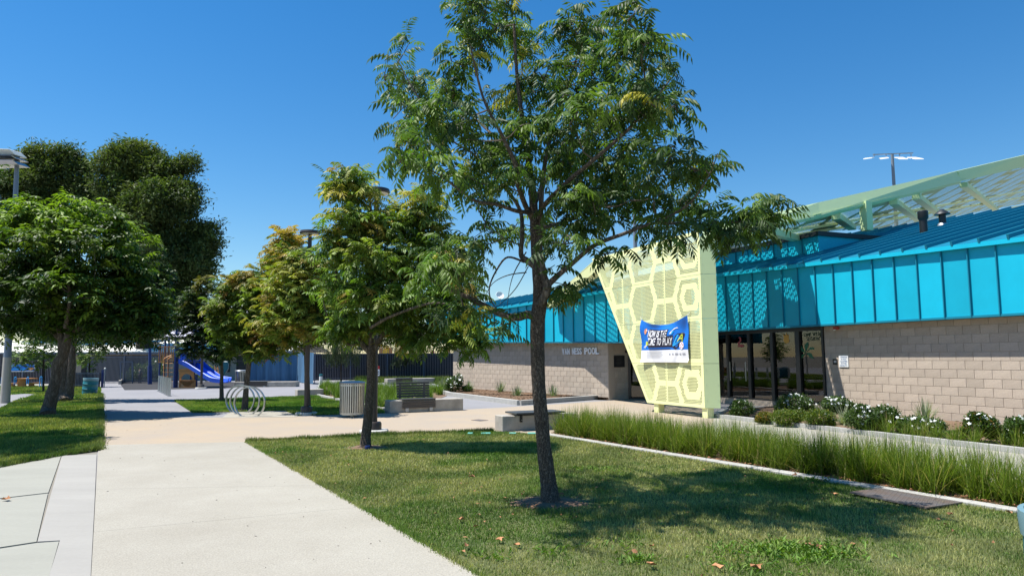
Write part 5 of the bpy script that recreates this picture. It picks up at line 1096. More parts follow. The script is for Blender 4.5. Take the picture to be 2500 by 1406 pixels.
# metal cover plate in the lawn
pl = GG([(2075,1211),(2148,1201),(2352,1237),(2262,1251)]); single(MB().prism([tuple(p) for p in pl], .035, .05), 'cover_plate', M['plate'], 'rusty diamond tread steel cover plate lying in the lawn by the curb', 'cover plate')
T = bpy.data.objects['cover_plate']; treads = MB()
P0, P1, P3 = np.array(pl[0]), np.array(pl[1]), np.array(pl[3])
for i in range(34):
    for j in range(10):
        q = P0+(P3-P0)*(i+.5)/34+(P1-P0)*(j+.5)/10; d = nrm((P3-P0) if (i+j)%2 else (P1-P0)); e = np.array([-d[1],d[0]]); treads.add([(*(q+d*.016),.0505),(*(q+e*.005),.0525),(*(q-d*.016),.0505),(*(q-e*.005),.0525)], [(0,1,2,3)])
tag(treads.build('treads', M['plate'], T, world=False), kind='stuff')
pl = GG([(1150,1026),(1168,1024.2),(1192,1026.5),(1172,1028.3)]); single(MB().prism([tuple(p) for p in pl], .004, .012), 'drain_cover', M['plate'], 'small square dark drain cover in the tan plaza', 'drain cover')
for x, w_ in ((1148,12),(1186,22),(1252,16),(1298,18)): b = G(x,1061.5); single(MB().box(b+[0,0,.03],(w_/115,.22,.03)), 'valve_lid', M['valve'], {1148:'leftmost green valve lid in the lawn edge by the seat wall',1186:'green valve lid left of the seat wall end',1252:'green valve lid under the seat wall bracket',1298:'green valve lid right beside the big tree trunk'}[x], 'valve lid', bevel=.006)
b = G(896,1096); single(MB().lathe([(.045,0),(.05,.02),(.045,.05),(.03,.055)], b+[.03,-.1,.02], 16), 'blue_cap', M['navy'], 'small blue cap lying at the foot of the second pistache', 'cap', smooth=True)
# bollard and small sign
b = G(783,947.5); T = thing('bollard', 'white bollard with a teal top near the picket fence', 'bollard', tuple(b)); h = .74
MB().lathe([(.085,0),(.085,h-.12)], seg=18).build('body', M['white'], T, world=False, smooth=True); MB().lathe([(.088,h-.12),(.088,h-.01),(.06,h)], seg=18).build('cap', M['tealbin'], T, world=False, smooth=True)
b = G(922,936); T = thing('fence_sign', 'small red and white notice on a thin post behind the lamp post', 'sign', tuple(b)); Yq = b[1]
MB().tube([b, P(922,895,Yq)], .02, 8).build('post', M['galv'], T)
a, c = P(917,893,Yq-.03), P(926.5,901,Yq-.03); MB().box((a+c)/2, (c[0]-a[0],.012,a[2]-c[2])).build('red_panel', M['red'], T); a, c = P(917,901.5,Yq-.03), P(926.5,917,Yq-.03); MB().box((a+c)/2, (c[0]-a[0],.012,a[2]-c[2])).build('white_panel', M['white'], T)
for y in (906,911): a, c = P(921,y,Yq-.045), P(925,y+2.5,Yq-.045); MB().box((a+c)/2, (c[0]-a[0],.004,a[2]-c[2])).build('print_block', M['ink'], T)

# ================================================================== FENCES, BACKGROUND
def fence(pA, pB, topy, step, label, name='picket_fence', m='pkt', curve=0, cloth=None, zt=None):
    A, Bq = G(*pA), G(*pB); u = nrm(Bq-A); L = np.linalg.norm(Bq-A); n = np.array([-u[1],u[0],0]); T = thing(name, label, 'fence', tuple(A)); z = zt if zt else P(pA[0], topy, A[1])[2]; b = MB()
    k = int(L/step); me = None; ang = math.atan2(u[1],u[0])
    for i in range(k+1):
        if me is None:
            mb = MB().box((0,0,z/2),(.026,.026,z))
            if curve: mb.tube([(0,0,z),(0,-.02,z+curve*.5),(0,-.10,z+curve*.85),(0,-.2,z+curve)], .013, 4)
            o = mb.build('picket', M[m], T, world=False); me = o.data; o.location = tuple(u*(i*L/k)); o.rotation_euler = (0,0,ang)
        else: o = link('picket', me, None, T, tuple(u*(i*L/k))); o.rotation_euler = (0,0,ang)
    for zz in (.15, z-.06): MB().bar(A+UP*zz+n*.02, Bq+UP*zz+n*.02, .04, .05).build('rail', M['picketblue'], T)
    for i in range(int(L/2.6)+1): MB().box(A+u*min(L,i*2.6)+UP*(z/2)-n*.02, (.09,.09,z+.02), u, n).build('post', M['picketblue'], T)
    if cloth: MB().box((A+Bq)/2+n*.10+UP*(z/2), (L,.01,z-.05), u, n).build('windscreen', M[cloth], T)
    return T
fence((766,929),(1112,926.5),863,.118,'long dark steel picket fence with curved tips left of the lettered wall',curve=.45,cloth='fabdk')
fence((214,936),(386,935.5),869.5,.088,'gray steel picket fence with a gate behind the teal barrel')
T = thing('picket_gate','gray framed picket gate in the fence left of the rose bush','gate',tuple(G(312,936)-[0,.12,0])); Yq = G(312,936)[1]-.12
for x in (294.5,323.5): a = P(x,936,Yq); c = P(x,883,Yq); MB().bar((a[0],Yq,0),(c[0],Yq,c[2]),.09,.06,up=(0,1,0)).build('frame', M['picketblue'], T)
a, c = P(294,883,Yq), P(324,883,Yq); MB().bar(a, c, .05, .08).build('frame', M['picketblue'], T)
for x in np.arange(298,323,3.3): a = P(x,884,Yq); MB().box((a[0],Yq,a[2]/2),(.025,.025,a[2])).build('picket', M['pkt'], T)
fence((-120,938),(160,937),862,.11,'dark steel fence behind the picnic table on the far left',cloth='fabdk')
# blue fence screens
def screen(pA, pB, ty0, ty1, label):
    A, Bq = G(*pA), G(*pB); n = 44; T = thing('fence_screen', label, 'fence screen', tuple(A)); z0, z1 = P(pA[0],ty0,A[1])[2], P(pB[0],ty1,Bq[1])[2]; V = []; u = nrm(Bq-A); nn = np.array([-u[1],u[0],0])
    for j in range(5):
        for i in range(n+1): t = i/n; q = A+(Bq-A)*t; z = (z0+(z1-z0)*t)*j/4; V.append((*(q+nn*(.035*math.sin(t*31)+.03*math.sin(t*67+j*.4)))[:2], z+.03))
    fast('cloth', V, [(j*(n+1)+i, j*(n+1)+i+1, (j+1)*(n+1)+i+1, (j+1)*(n+1)+i) for j in range(4) for i in range(n)], M['mesh'], T, world=True, smooth=True)
    k = int(np.linalg.norm(Bq-A)/1.2)
    for i in range(k+1): t = i/k; q = A+(Bq-A)*t; z = z0+(z1-z0)*t; MB().tube([q+nn*.05, q+nn*.05+UP*(z+.02), q+nn*.03+UP*(z+.15)-nn*.1, q-nn*.2+UP*(z+.2)], .025, 6).build('post', M['picketblue'], T)
    return T
screen((608,936),(724,933),869,861,'sun-faded blue fabric screen stretched over the fence, left section'); screen((724,933),(766,938),861,862,'short darker return of the blue fence screen by the lamp post')
# school building with pale roof behind everything
Yb = 55
T = thing('school_building','long low beige building with a bright pale roof behind the playground fence','building',(P(300,930,Yb)[0],Yb,0)); x0, x1 = P(-150,900,Yb)[0], P(715,900,Yb)[0]; zt = P(400,864,Yb)[2]
MB().box(((x0+x1)/2,Yb+4,zt/2),(x1-x0,8,zt)).build('wall', M['beige'], T); MB().box(((x0+x1)/2,Yb-.3,zt+.06),(x1-x0+.6,.7,.16)).build('fascia_board', M['pkt'], T)
MB().extrude([(x0,Yb-.6,zt+.14),(x1,Yb-.6,zt+.14),(x1,Yb+5,zt+1.15),(x0,Yb+5,zt+1.15)],(0,0,.06)).build('roof', M['roofw'], T); MB().extrude([(x0,Yb+5,zt+1.15),(x1,Yb+5,zt+1.15),(x1,Yb+11,zt+.1),(x0,Yb+11,zt+.1)],(0,0,.06)).build('roof', M['roofw'], T)
p, q = P(200,869,Yb-.03), P(392,933,Yb-.03); MB().box(((p[0]+q[0])/2,Yb-.02,(p[2]+q[2])/2),(q[0]-p[0],.06,p[2]-q[2])).build('porch_shade_panel', M['dark'], T)  # flat dark panel standing in for the shade inside the covered porch
for (a_,c_) in ((578,600),(556,561),(60,120)):
    p, q = P(a_,868,Yb-.03), P(c_,908,Yb-.03); w = MB().box(((p[0]+q[0])/2,Yb-.02,(p[2]+q[2])/2),(q[0]-p[0],.08,p[2]-q[2])).build('window', M['black'], T)
    for k in (.33,.66): MB().box(((p[0]+q[0])/2,Yb-.08,q[2]+(p[2]-q[2])*k),(q[0]-p[0],.04,.035)).build('glazing_bar', M['slatbr'], w)
Yg = 95; T = thing('gymnasium','distant tall hall with a silver ribbed roof showing between the trees','building',(P(450,900,Yg)[0],Yg,0)); a, c = P(392,752,Yg), P(640,752,Yg)
MB().box(((a[0]+c[0])/2,Yg+6,a[2]*.32),(c[0]-a[0],10,a[2]*.64)).build('wall', M['beige'], T); rf = MB().extrude([(a[0]-.5,Yg-.2,a[2]*.62),(c[0]+.5,Yg-.2,a[2]*.62),(c[0]+.5,Yg+7,a[2]*1.06),(a[0]-.5,Yg+7,a[2]*1.06)],(0,0,.1)).build('roof', M['groof'], T)
for k in range(12): zz = .62+.44*(k+.5)/12; MB().box(((a[0]+c[0])/2,Yg-.2+7.2*(k+.5)/12,a[2]*zz+.12),(c[0]-a[0]+1,.10,.06)).build('roof_rib', M['galv'], rf)
b = G(382,905); 
# water play shapes and blank wall beyond the picket fence
Yw = 60; T = thing('play_sculpture','yellow and orange flame-shaped play sculpture beyond the picket fence','play sculpture',(P(945,925,Yw)[0],Yw,0))
for i,(x,h,m_) in enumerate(((930,846,'orange'),(938,850,'yellow'),(946,843,'yellow'),(953,846,'orange'),(976,853,'yellow'),(1056,852,'red'),(1085,849,'yellow'),(1095,843,'orange'))):
    p = P(x,870,Yw); t_ = P(x,h,Yw); MB().extrude([(p[0]-.11,Yw,0),(p[0]+.11,Yw,0),(p[0]+.14,Yw,t_[2]-.25),(p[0]+.04,Yw,t_[2]),(p[0]-.02,Yw,t_[2]-.2),(p[0]-.1,Yw,t_[2]-.05),(p[0]-.15,Yw,t_[2]-.3)],(0,.25,0)).build('flame', M[m_], T)
# poles and flood lights
T = thing('flood_light_pole','tall concrete pole with blue-gray upper half and flood lights at the left edge','light pole',tuple(G(12,985))); Yp = G(12,985)[1]; b = G(12,985)
pz = lambda x,y,dy=0: P(x,y,Yp+dy)
MB().tube([b, pz(18,872)], [.165,.13], 20).build('lower_pole', M['concpole'], T, smooth=True); MB().tube([pz(18,872), pz(24,780), pz(41,410), pz(42,395)], [.125,.115,.075,.07], 18).build('upper_pole', M['bluegray'], T, smooth=True)
MB().tube([pz(42,398), pz(41,383), pz(36,378)], .10, 10).build('head_bracket', M['galv'], T, smooth=True); MB().bar(pz(38,372,-.3), pz(-80,366,-.3), .12, .12).build('cross_arm', M['galv'], T)
for (x0_,y0_,x1_,y1_) in ((-60,365,30,378),(-60,380,34,388),(-60,392,38,402)):
    a, c = pz(x0_,y0_,-.5), pz(x1_,y1_,-.5); MB().extrude([(a[0],Yp-.7,a[2]),(c[0],Yp-.7,a[2]-.05),(c[0]+.1,Yp-.5,c[2]),(a[0],Yp-.5,c[2])],(0,.7,.05)).build('flood_light', M['steel' if y0_ != 365 else 'lens'], T, bevel=.02)
Ys = 62; T = thing('stadium_light','tall pole with four tilted flood lights above the green canopy','light pole',(P(2184,900,Ys)[0],Ys,0)); pb_ = P(2178,376,Ys)
MB().tube([(pb_[0],Ys,0),(pb_[0],Ys,pb_[2])], [.26,.12], 14).build('pole', M['bluegray'], T, smooth=True)
a, c = P(2131,378,Ys-.2), P(2229,374,Ys-.2); MB().bar(a, c, .08, .08).build('cross_arm', M['galv'], T)
for i,x in enumerate((2134,2163,2196,2224)):
    q = P(x,376,Ys-.2); MB().tube([q, q-UP*.22], .04, 6).build('mount', M['galv'], T); sk = (-.35,-.12,.12,.3)[i]
    cq = q+np.array([sk,0,-.42]); MB().extrude([cq+[-.42+sk,-.3,-.16],cq+[.34+sk,-.3,-.16+.10*(i<2)],cq+[.42-sk*.3,.35,.16],cq+[-.36-sk*.3,.35,.16-.08*(i<2)]],(0,.05,.08)).build('flood_light', M['offwhite'], T)
Yn = 62; q = P(1547,432,Yn); T = thing('stadium_pole','plain gray light pole seen through the big tree above the lime screen','light pole',(q[0],Yn,0)); MB().tube([(q[0],Yn,0),(q[0],Yn,q[2])],[.26,.13],14).build('pole', M['bluegray'], T, smooth=True); MB().lathe([(.14,0),(.14,.1),(.02,.14)],q,12).build('cap', M['galv'], T)
Yd = 80; T = thing('twin_arm_light','far thin light pole with two small raised heads above the trees','light pole',(P(558,900,Yd)[0],Yd,0)); q = P(558.5,677,Yd); MB().tube([(q[0],Yd,0),q],.09,8).build('pole', M['pole'], T)
MB().bar(P(546,676,Yd), P(571,675,Yd), .12, .14).build('cross_arm', M['pole'], T)
for (xa,ya,xb,hx0,hx1,hy) in ((546,677,546.5,534,548,670.5),(571,677,571.5,564,578,670)):
    MB().bar(P(xa,ya,Yd), P(xb,hy,Yd), .1, .1, up=(0,1,0)).build('riser', M['pole'], T); MB().bar(P(hx0,hy+1,Yd), P(hx1,hy,Yd), .4, .10).build('light_head', M['bluegray'], T)
q = P(1220,722,31.5); T = thing('roof_dish','small white dish on the edge of the left teal roof','satellite dish',tuple(q)); MB().lathe([(.02,-.03),(.14,-.01),(.19,.05),(.18,.055),(.12,.0),(.02,-.015)],q,20).build('dish', M['white'], T, smooth=True); T.children[0].rotation_euler = (math.radians(60),0,math.radians(20)); MB().tube([q, q+[.05,.05,-.45]],.015,6).build('mast', M['galv'], T)
# picnic table and blue hoops, blue fence banner
Yt = G(50,946)[1]; T = thing('picnic_table','rust colored perforated picnic table with blue tube frame on the far left','picnic table',tuple(G(51,946)))
def bx(x0_,y0_,x1_,y1_,dy,m_,nm,par,dep=.1): a, c = P(x0_,y0_,Yt+dy), P(x1_,y1_,Yt+dy); return MB().box(((a[0]+c[0])/2,Yt+dy+dep/2,(a[2]+c[2])/2),(abs(c[0]-a[0]),dep,abs(a[2]-c[2]))).build(nm, M[m_], par)
bx(36,923.5,68,926,0,'orange','table_top',T,.9); bx(20,935,36,938,.2,'orange','seat',T,.7); bx(66,934,83,937,.2,'orange','seat',T,.7); bx(43,926,61,944,.4,'orange','pedestal',T,.1); bx(22,938,34,944,.5,'orange','seat_support',T,.1); bx(70,937,81,943,.5,'orange','seat_support',T,.1)
def hoop(x, w, yb, yt, nm, T_, dy=-.05): a, c = P(x-w/2,yb,Yt+dy), P(x+w/2,yb,Yt+dy); t_ = P(x,yt,Yt+dy)[2]; pts = [a]+[np.array([ (a[0]+c[0])/2-(c[0]-a[0])/2*math.cos(k), Yt+dy, t_-.1+.1*math.sin(k)]) for k in np.linspace(0,math.pi,7)]+[c]; return MB().tube(pts,.022,6).build(nm, M['picketblue' if False else 'blt'], T_, smooth=True)
hoop(36.5,4,938,920,'frame_tube',T); hoop(67,4,938,920,'frame_tube',T)
for x, lb in ((99,'blue tube hoop bollard right of the picnic table'),(5,'blue tube hoop bollard at the left edge behind the flood light pole')):
    T = thing('hoop_bollard', lb, 'bollard', tuple(G(x,943))); hoop(x,5,943,919,'hoop',T,0)
Yk = G(50,940)[1]-.3; a, c = P(24,889,Yk), P(85,906,Yk); T = thing('fence_banner','blue banner with pale lettering hanging on the far left fence','banner',tuple((a+c)/2))
MB().box((a+c)/2,(c[0]-a[0],.02,a[2]-c[2])).build('panel', M['bblue'], T)
for (x0_,y0_,x1_,y1_,m_) in ((24,905.5,86,907,'offwhite'),(84.5,892,86,907,'offwhite'),(30,899,62,902.5,'blt'),(28,892,52,895,'blt')): p, q = P(x0_,y0_,Yk-.03), P(x1_,y1_,Yk-.03); MB().box((p+q)/2,(q[0]-p[0],.01,p[2]-q[2])).build('print_block', M[m_], T)
p = P(75,900,Yk-.035); MB().poly([p+np.array([.16*math.cos(k)*1.3,0,.10*math.sin(k)]) for k in np.linspace(0,2*math.pi,14)[:-1]]).build('emblem', M['bor'], T)
# low chain link fence left of the barrel
fence((178,946),(240,946.5),909,.10,'low dark mesh fence beside the leaning teal barrel','low_fence','picketblue',cloth='fabdk')
b = G(249,946); T = thing('gate_post','navy gate post with a bright round finial at the end of the low fence','post',tuple(b)); MB().box(b+UP*.5,(.09,.09,1.0)).build('post', M['navy'], T); MB().tube([b+[.12,0,0],b+[.12,0,.98]],.03,8).build('steel_tube', M['galv'], T); MB().lathe([(.01,1.0),(.05,1.04),(.045,1.1),(.01,1.13)],b+[.12,0,0],12).build('finial', M['offwhite'], T, smooth=True)
# low wall round the rose bed
a, c, d_ = G(292,938), G(300,932), G(420,931); T = thing('planter_kerb','low concrete kerb wall around the rose bed','kerb',tuple(a)); MB().bar(a+UP*.12,c+UP*.12,.15,.24).build('wall_segment', M['bench'], T); MB().bar(c+UP*.12,d_+UP*.12,.15,.24).build('wall_segment', M['bench'], T)

# ================================================================== PLAYGROUND
Yq = 40.0; T = thing('play_structure','blue and orange climbing structure with a double blue slide','play structure',tuple(P(437,946,Yq)*[1,1,0]))
def q_(x,y,d=0): return P(x,y,Yq+d)
def postq(x,yt,d,r=.06,m_='navy',nm='post'): a = q_(x,yt,d); return MB().tube([(a[0],a[1],0),a],r,10).build(nm, M[m_], T, smooth=True)
for x,yt,d in ((431,800,0),(436.5,800,.15),(478,800,.0),(404,830,.9),(414,800,.6),(470,800,1.4),(392,845,1.4)): postq(x,yt,d,.065 if d < .5 else .05)
a0_, a1_ = q_(405,866,.1), q_(480,866,.1); dk = MB().box(((a0_[0]+a1_[0])/2,Yq+.75,q_(440,884)[2]),(a1_[0]-a0_[0],1.5,.10)).build('deck', M['slatbr'], T)
rfz = q_(440,822)[2]; c = ((q_(402,800)[0]+q_(484,800)[0])/2, Yq+.75); hw = (q_(484,800)[0]-q_(402,800)[0])/2
MB().add([(c[0]-hw,Yq-.2,rfz),(c[0]+hw,Yq-.2,rfz),(c[0]+hw,Yq+1.8,rfz),(c[0]-hw,Yq+1.8,rfz),(c[0],c[1],rfz+.8)],[(0,1,4),(1,2,4),(2,3,4),(3,0,4),(3,2,1,0)]).build('roof', M['navy'], T)
for x in np.arange(388,428,4.4): p, q = q_(x,846,.3), q_(x,884,.3); MB().bar(q, p, .035, .03, up=(0,1,0)).build('guard_bar', M['orange'], T)
for y in (846,884): MB().bar(q_(386,y,.3), q_(428,y,.3), .05, .05).build('guard_rail', M['orange'], T)
for x in (410,400): MB().tube([q_(x,940,-.3), q_(x,876,-.3), q_(x+6,872,-.1), q_(x+21,866,.0)], .025, 6).build('ladder_rail', M['orange'], T)
for y in (886.5,897.5,908.5,919,930): MB().tube([q_(398,y,-.3), q_(422,y,-.3)], .02, 6).build('rung', M['orange'], T)
# lower orange panel with arch and lattice
def box2(x0_,y0_,x1_,y1_,d,m_,nm,dep=.05): a, c = q_(x0_,y0_,d), q_(x1_,y1_,d); return MB().box(((a[0]+c[0])/2,Yq+d,(a[2]+c[2])/2),(c[0]-a[0],dep,a[2]-c[2])).build(nm, M[m_], T)
A = lambda x,y: q_(x,y,-.15)
arc = [A(441.5,927)]+[A(455.5-14*math.cos(k),927-14.5*math.sin(k)) for k in np.linspace(.0,math.pi,13)]+[A(469.5,927)]
MB().extrude([A(437.5,927)]+arc+[A(474,927),A(474,907),A(437.5,907)],(0,.05,0)).build('arch_panel', M['orange'], T)
for (u0,v0,u1,v1) in ((437.5,927,477.5,929),(437.5,944,477.5,946.5),(437.5,929,439.5,944),(475.5,929,477.5,944)): box2(u0,v0,u1,v1,-.18,'orange','panel_frame')
for k in range(12):
    x = 439+k*3.2
    for s_ in (1,-1):
        xs, xe = (x, x+15*s_); xe_ = min(max(xe,439),476); f_ = (xe_-xs)/(15*s_) if s_ else 1
        if abs(xe_-xs) > 1: MB().bar(A(xs,929.5), A(xe_,929.5+14.5*f_), .035, .03, up=(0,1,0)).build('lattice_bar', M['orange'], T)
box2(437,900,474,907,-.05,'orange','upper_panel'); postq(480,914,-.1,.06,'navy'); 
# slides
def slide(pts, w, nm='slide'):
    P_ = [q_(*p) for p in pts]; n = len(P_); V = []; Fs = []
    prof = [(-w/2-.06,.17),(-w/2-.03,.20),(-w/2,.17),(-w*.42,.02),(0,0),(w*.42,.02),(w/2,.17),(w/2+.03,.20),(w/2+.06,.17),(w/2+.03,-.06),(-w/2-.03,-.06)]
    for i, p in enumerate(P_):
        t = nrm(P_[min(i+1,n-1)]-P_[max(i-1,0)]); s_ = nrm(np.cross(t, UP)); up = np.cross(s_, t); V += [p+s_*a+up*b for a, b in prof]
    k = len(prof)
    for i in range(n-1): Fs += [(i*k+j, i*k+(j+1)%k, (i+1)*k+(j+1)%k, (i+1)*k+j) for j in range(k)]
    mb = MB().add(V, Fs+[tuple(range(k)), tuple(range((n-1)*k,n*k))[::-1]]); return mb.build(nm, M['blue'], T, smooth=True)
slide(smooth_path([(444,884,.2),(455,888,.1),(474,900,0),(500,915,-.4),(520,927,-.7),(536,931,-.8),(550,933,-.9)], 24), .5) if False else None
sp = [(446,884,.25),(456,889,.1),(474,899,-.05),(497,913,-.35),(517,926,-.6),(532,930.5,-.75),(549,932,-.9)]; slide([tuple(p) for p in smooth_path(sp, 22)], .50)
sp = [(478,880,.7),(484,888,.55),(498,901,.35),(515,915,.1),(532,925.5,-.1),(545,928,-.2),(557,930,-.3)]; slide([tuple(p) for p in smooth_path(sp, 22)], .45)
for (x,y,d) in ((442,868,.1),(449,868,.1)): MB().extrude([q_(x-2.5,852,.0),q_(x+2.5,852,.0),q_(x+3.5,884,-.1),q_(x-3,884,-.1)],(0,.35,0)).build('slide_hood', M['blue'], T, bevel=.03)
MB().tube([q_(536,938,-.7), q_(536,931,-.7)],.03,6).build('slide_leg', M['orange'], T)
b = G(366,938); T = thing('shade_post','thick navy post with a padded lower sleeve left of the steel fins','post',tuple(b)); MB().tube([b,P(366,850,b[1])],.09,14).build('post', M['navy'], T, smooth=True); MB().tube([b,P(366,893,b[1])],.135,14).build('sleeve', M['navy'], T, smooth=True)
b = G(545,935); T = thing('climbing_panel','teal curved climbing panel with an orange ladder right of the slide','climbing frame',tuple(b)); Yc = b[1]
MB().extrude([P(532,882,Yc),P(557,882,Yc),P(556,900,Yc),P(546,916,Yc),P(540,914,Yc)],(0,.2,0)).build('panel', M['tealbin'], T, bevel=.03)
for x in (524,531): MB().tube([P(x+8,938,Yc-.3),P(x,893,Yc)],.025,6).build('ladder_rail', M['orange'], T)
for k in range(5): MB().tube([P(525.5+k*1.6,900+k*8,Yc-.05*k),P(532.5+k*1.6,900+k*8,Yc-.05*k)],.02,6).build('rung', M['orange'], T)

# ================================================================== PERSON
def person():
    b = G(340,935); sc = (P(340,897,b[1])[2])/1.70; T = thing('person','person in a gray shirt and black trousers standing by the rose bushes','person',tuple(b))
    def skin(name, pts, edges, rad, m_, lv=2):
        me = bpy.data.meshes.new(name); me.from_pydata([tuple(np.array(p)*sc) for p in pts], edges, []); o = bpy.data.objects.new(name, me); COL.objects.link(o)
        md = o.modifiers.new('s','SKIN'); md.use_smooth_shade = True
        for i, r_ in enumerate(rad): v = me.skin_vertices[0].data[i]; v.radius = (r_[0]*sc, r_[1]*sc) if isinstance(r_, tuple) else (r_*sc, r_*sc); v.use_root = (i == 0)
        o.modifiers.new('b','SUBSURF').levels = lv; dg = bpy.context.evaluated_depsgraph_get(); m2 = bpy.data.meshes.new_from_object(o.evaluated_get(dg)); bpy.data.objects.remove(o)
        m2.name = name; m2.materials.clear(); o = link(name, m2, M[m_], T); return o
    # joints: pelvis, spine, chest, neck, head; arms; legs (feet apart, arms slightly forward)
    J = [(0,0,.93),(0,.01,1.10),(0,.0,1.34),(0,-.01,1.47),(0,-.02,1.56),(0,-.03,1.66), (.17,0,1.39),(.24,-.05,1.13),(.22,-.20,.93),(.21,-.26,.85),(-.17,0,1.39),(-.24,-.04,1.13),(-.23,-.16,.90),(-.22,-.22,.82), (.09,0,.88),(.14,-.02,.50),(.16,.03,.09),(.16,-.12,.03),(-.09,0,.88),(-.13,-.05,.50),(-.16,.0,.09),(-.16,-.14,.03)]
    Ed = [(0,1),(1,2),(2,3),(3,4),(4,5),(2,6),(6,7),(7,8),(8,9),(2,10),(10,11),(11,12),(12,13),(0,14),(14,15),(15,16),(16,17),(0,18),(18,19),(19,20),(20,21)]
    R_ = [(.13,.10),(.12,.09),(.13,.10),.05,.085,.075,.06,.045,.035,.03,.06,.045,.035,.03,.085,.06,.04,.035,.085,.06,.04,.035]
    skin('body', J, Ed, R_, 'skin')
    g = 1.18; sh = [0,1,2,6,7,10,11]; mp_ = {v:i for i,v in enumerate(sh)}; skin('shirt', [J[i] for i in sh], [(mp_[a],mp_[b_]) for a,b_ in Ed if a in mp_ and b_ in mp_], [tuple(x*g for x in R_[i]) if isinstance(R_[i],tuple) else R_[i]*g*1.1 for i in sh], 'shirt')
    tr_ = [0,14,15,16,18,19,20]; mp_ = {v:i for i,v in enumerate(tr_)}; skin('trousers', [J[i] for i in tr_], [(mp_[a],mp_[b_]) for a,b_ in Ed if a in mp_ and b_ in mp_], [(.15,.12) if i == 0 else R_[i]*1.2 for i in tr_], 'trouser')
    skin('hair', [(0,.02,1.60),(0,.0,1.67),(0,-.02,1.72)], [(0,1),(1,2)], [.092,.098,.07], 'hair')
    for x in (.16,-.16): skin('shoe', [(x,.04,.05),(x,-.06,.05),(x,-.17,.035)], [(0,1),(1,2)], [.05,.05,.04], 'trouser')
    T.rotation_euler = (0,0,math.radians(150))
person()

# ================================================================== GRASS
def polysample(poly, n):
    p = np.array(poly); lo, hi = p.min(0), p.max(0); out = np.zeros((0,2))
    while len(out) < n: q = rng.uniform(lo, hi, (n*2,2)); out = np.vstack([out, q[inpoly(q[:,0], q[:,1], poly)]])
    return out[:n]
def vnoise(x, y, s, seed=0): # smooth value noise, vectorised
    g = np.random.default_rng(seed).random((64,64)); X = x/s; Y = y/s; xi = np.floor(X).astype(int); yi = np.floor(Y).astype(int); fx, fy = X-xi, Y-yi; fx = fx*fx*(3-2*fx); fy = fy*fy*(3-2*fy)
    q = lambda a, b: g[a % 64, b % 64]; return (q(xi,yi)*(1-fx)+q(xi+1,yi)*fx)*(1-fy)+(q(xi,yi+1)*(1-fx)+q(xi+1,yi+1)*fx)*fy
def blades(name, pts, h, w, base_z=.01, lean=.8, parent=None, dry=.45, green=(.13,.215,.042), dryc=(.44,.41,.18), dark=(.055,.12,.022), label=None):
    n = len(pts); x, y = pts[:,0], pts[:,1]; a = rng.uniform(0,6.28,n); ln = rng.uniform(0,lean,n)*rng.uniform(.6,1.4,n); clump = .6*vnoise(x,y,.22,1)+.6*vnoise(x,y,.9,2); hh = h*rng.uniform(.5,1.25,n)*(.55+.75*clump)
    d = np.stack([np.cos(a)*ln, np.sin(a)*ln, np.sqrt(np.clip(1-ln**2,.1,1))],1)*hh[:,None]; b = rng.uniform(0,6.28,n); s_ = np.stack([np.cos(b), np.sin(b), np.zeros(n)],1)*(w if np.isscalar(w) else w[:,None])*.5
    c = np.stack([x,y,np.full(n,base_z)],1); V = np.stack([c-s_, c+s_, c+d],1).reshape(-1,3); Fa = np.arange(3*n).reshape(-1,3)
    m1 = np.clip((vnoise(x,y,1.7,3)*.55+vnoise(x,y,.35,4)*.45-.34)*3.8+rng.normal(0,.28,n),0,1)*dry/.45*.8; m2 = np.clip((vnoise(x,y,.8,5)-.55)*4,0,1)*.8
    m1 = np.clip(m1,0,1); col = np.array(green)*(1-m1[:,None])+np.array(dryc)*m1[:,None]; col = col*(1-m2[:,None]*.6)+np.array(dark)*m2[:,None]*.6; col = col*rng.uniform(.5,1.6,(n,1))
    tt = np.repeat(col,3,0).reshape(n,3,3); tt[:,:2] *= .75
    o = fast(name, V, Fa, M['blade'], parent, tint=tt.reshape(-1,3)); tag(o, label, kind='stuff'); return o
def soilmask(p):
    k = np.ones(len(p), bool)
    for c, r_ in SOILS: d = np.hypot((p[:,0]-c[0])/1.3, p[:,1]-c[1]); k &= (d > r_*(.75+.5*rng.random(len(p))))
    return k
def view(p, f, d): z = G(1250,700)*0; k = np.abs(p[:,0]) < p[:,1]*.76+1.2; return p[k & (p[:,1] > f) & (p[:,1] < d)]
# front lawn: density falls with distance
L1c = [tuple(p) for p in GG([(600,1080),(885,1067),(1205,1055)])]+[tuple(CL(0,-.16)), tuple(CL(14.6,-.16)), tuple(ext(pr0,pr1,1.6))]
for (d0_,d1_,n,h,w) in ((2.2,6.2,250000,.034,.0065),(6.2,9.5,210000,.036,.009),(9.5,16,140000,.042,.014)):
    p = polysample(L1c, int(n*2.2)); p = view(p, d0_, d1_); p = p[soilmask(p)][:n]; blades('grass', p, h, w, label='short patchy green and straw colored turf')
L2c = [tuple(p) for p in L2]; SPc = [tuple(p) for p in SP]
for (d0_,d1_,n,h,w) in ((8,15,120000,.06,.015),(15,28,90000,.07,.024),(28,46,30000,.08,.045)):
    p = polysample(L2c, n*5); p = p[p[:,0] > -34]; p = p[~inpoly(p[:,0],p[:,1],SPc)]; p = view(p, d0_, d1_); p = p[soilmask(p)][:n]; blades('grass', p, h, w, green=(.11,.20,.03), dryc=(.33,.34,.09), label='green turf of the left lawn')
p = polysample([tuple(q) for q in L3], 70000); p = p[soilmask(p)]; blades('grass', p, .07, .022, green=(.12,.23,.03), dryc=(.28,.34,.07), dark=(.03,.08,.015), label='bright green clover and turf in the middle lawn')
p = polysample([tuple(q) for q in L4], 12000); blades('grass', p, .30, .05, green=(.10,.15,.03), dryc=(.2,.22,.06), label='rough green grass at the foot of the far fence')
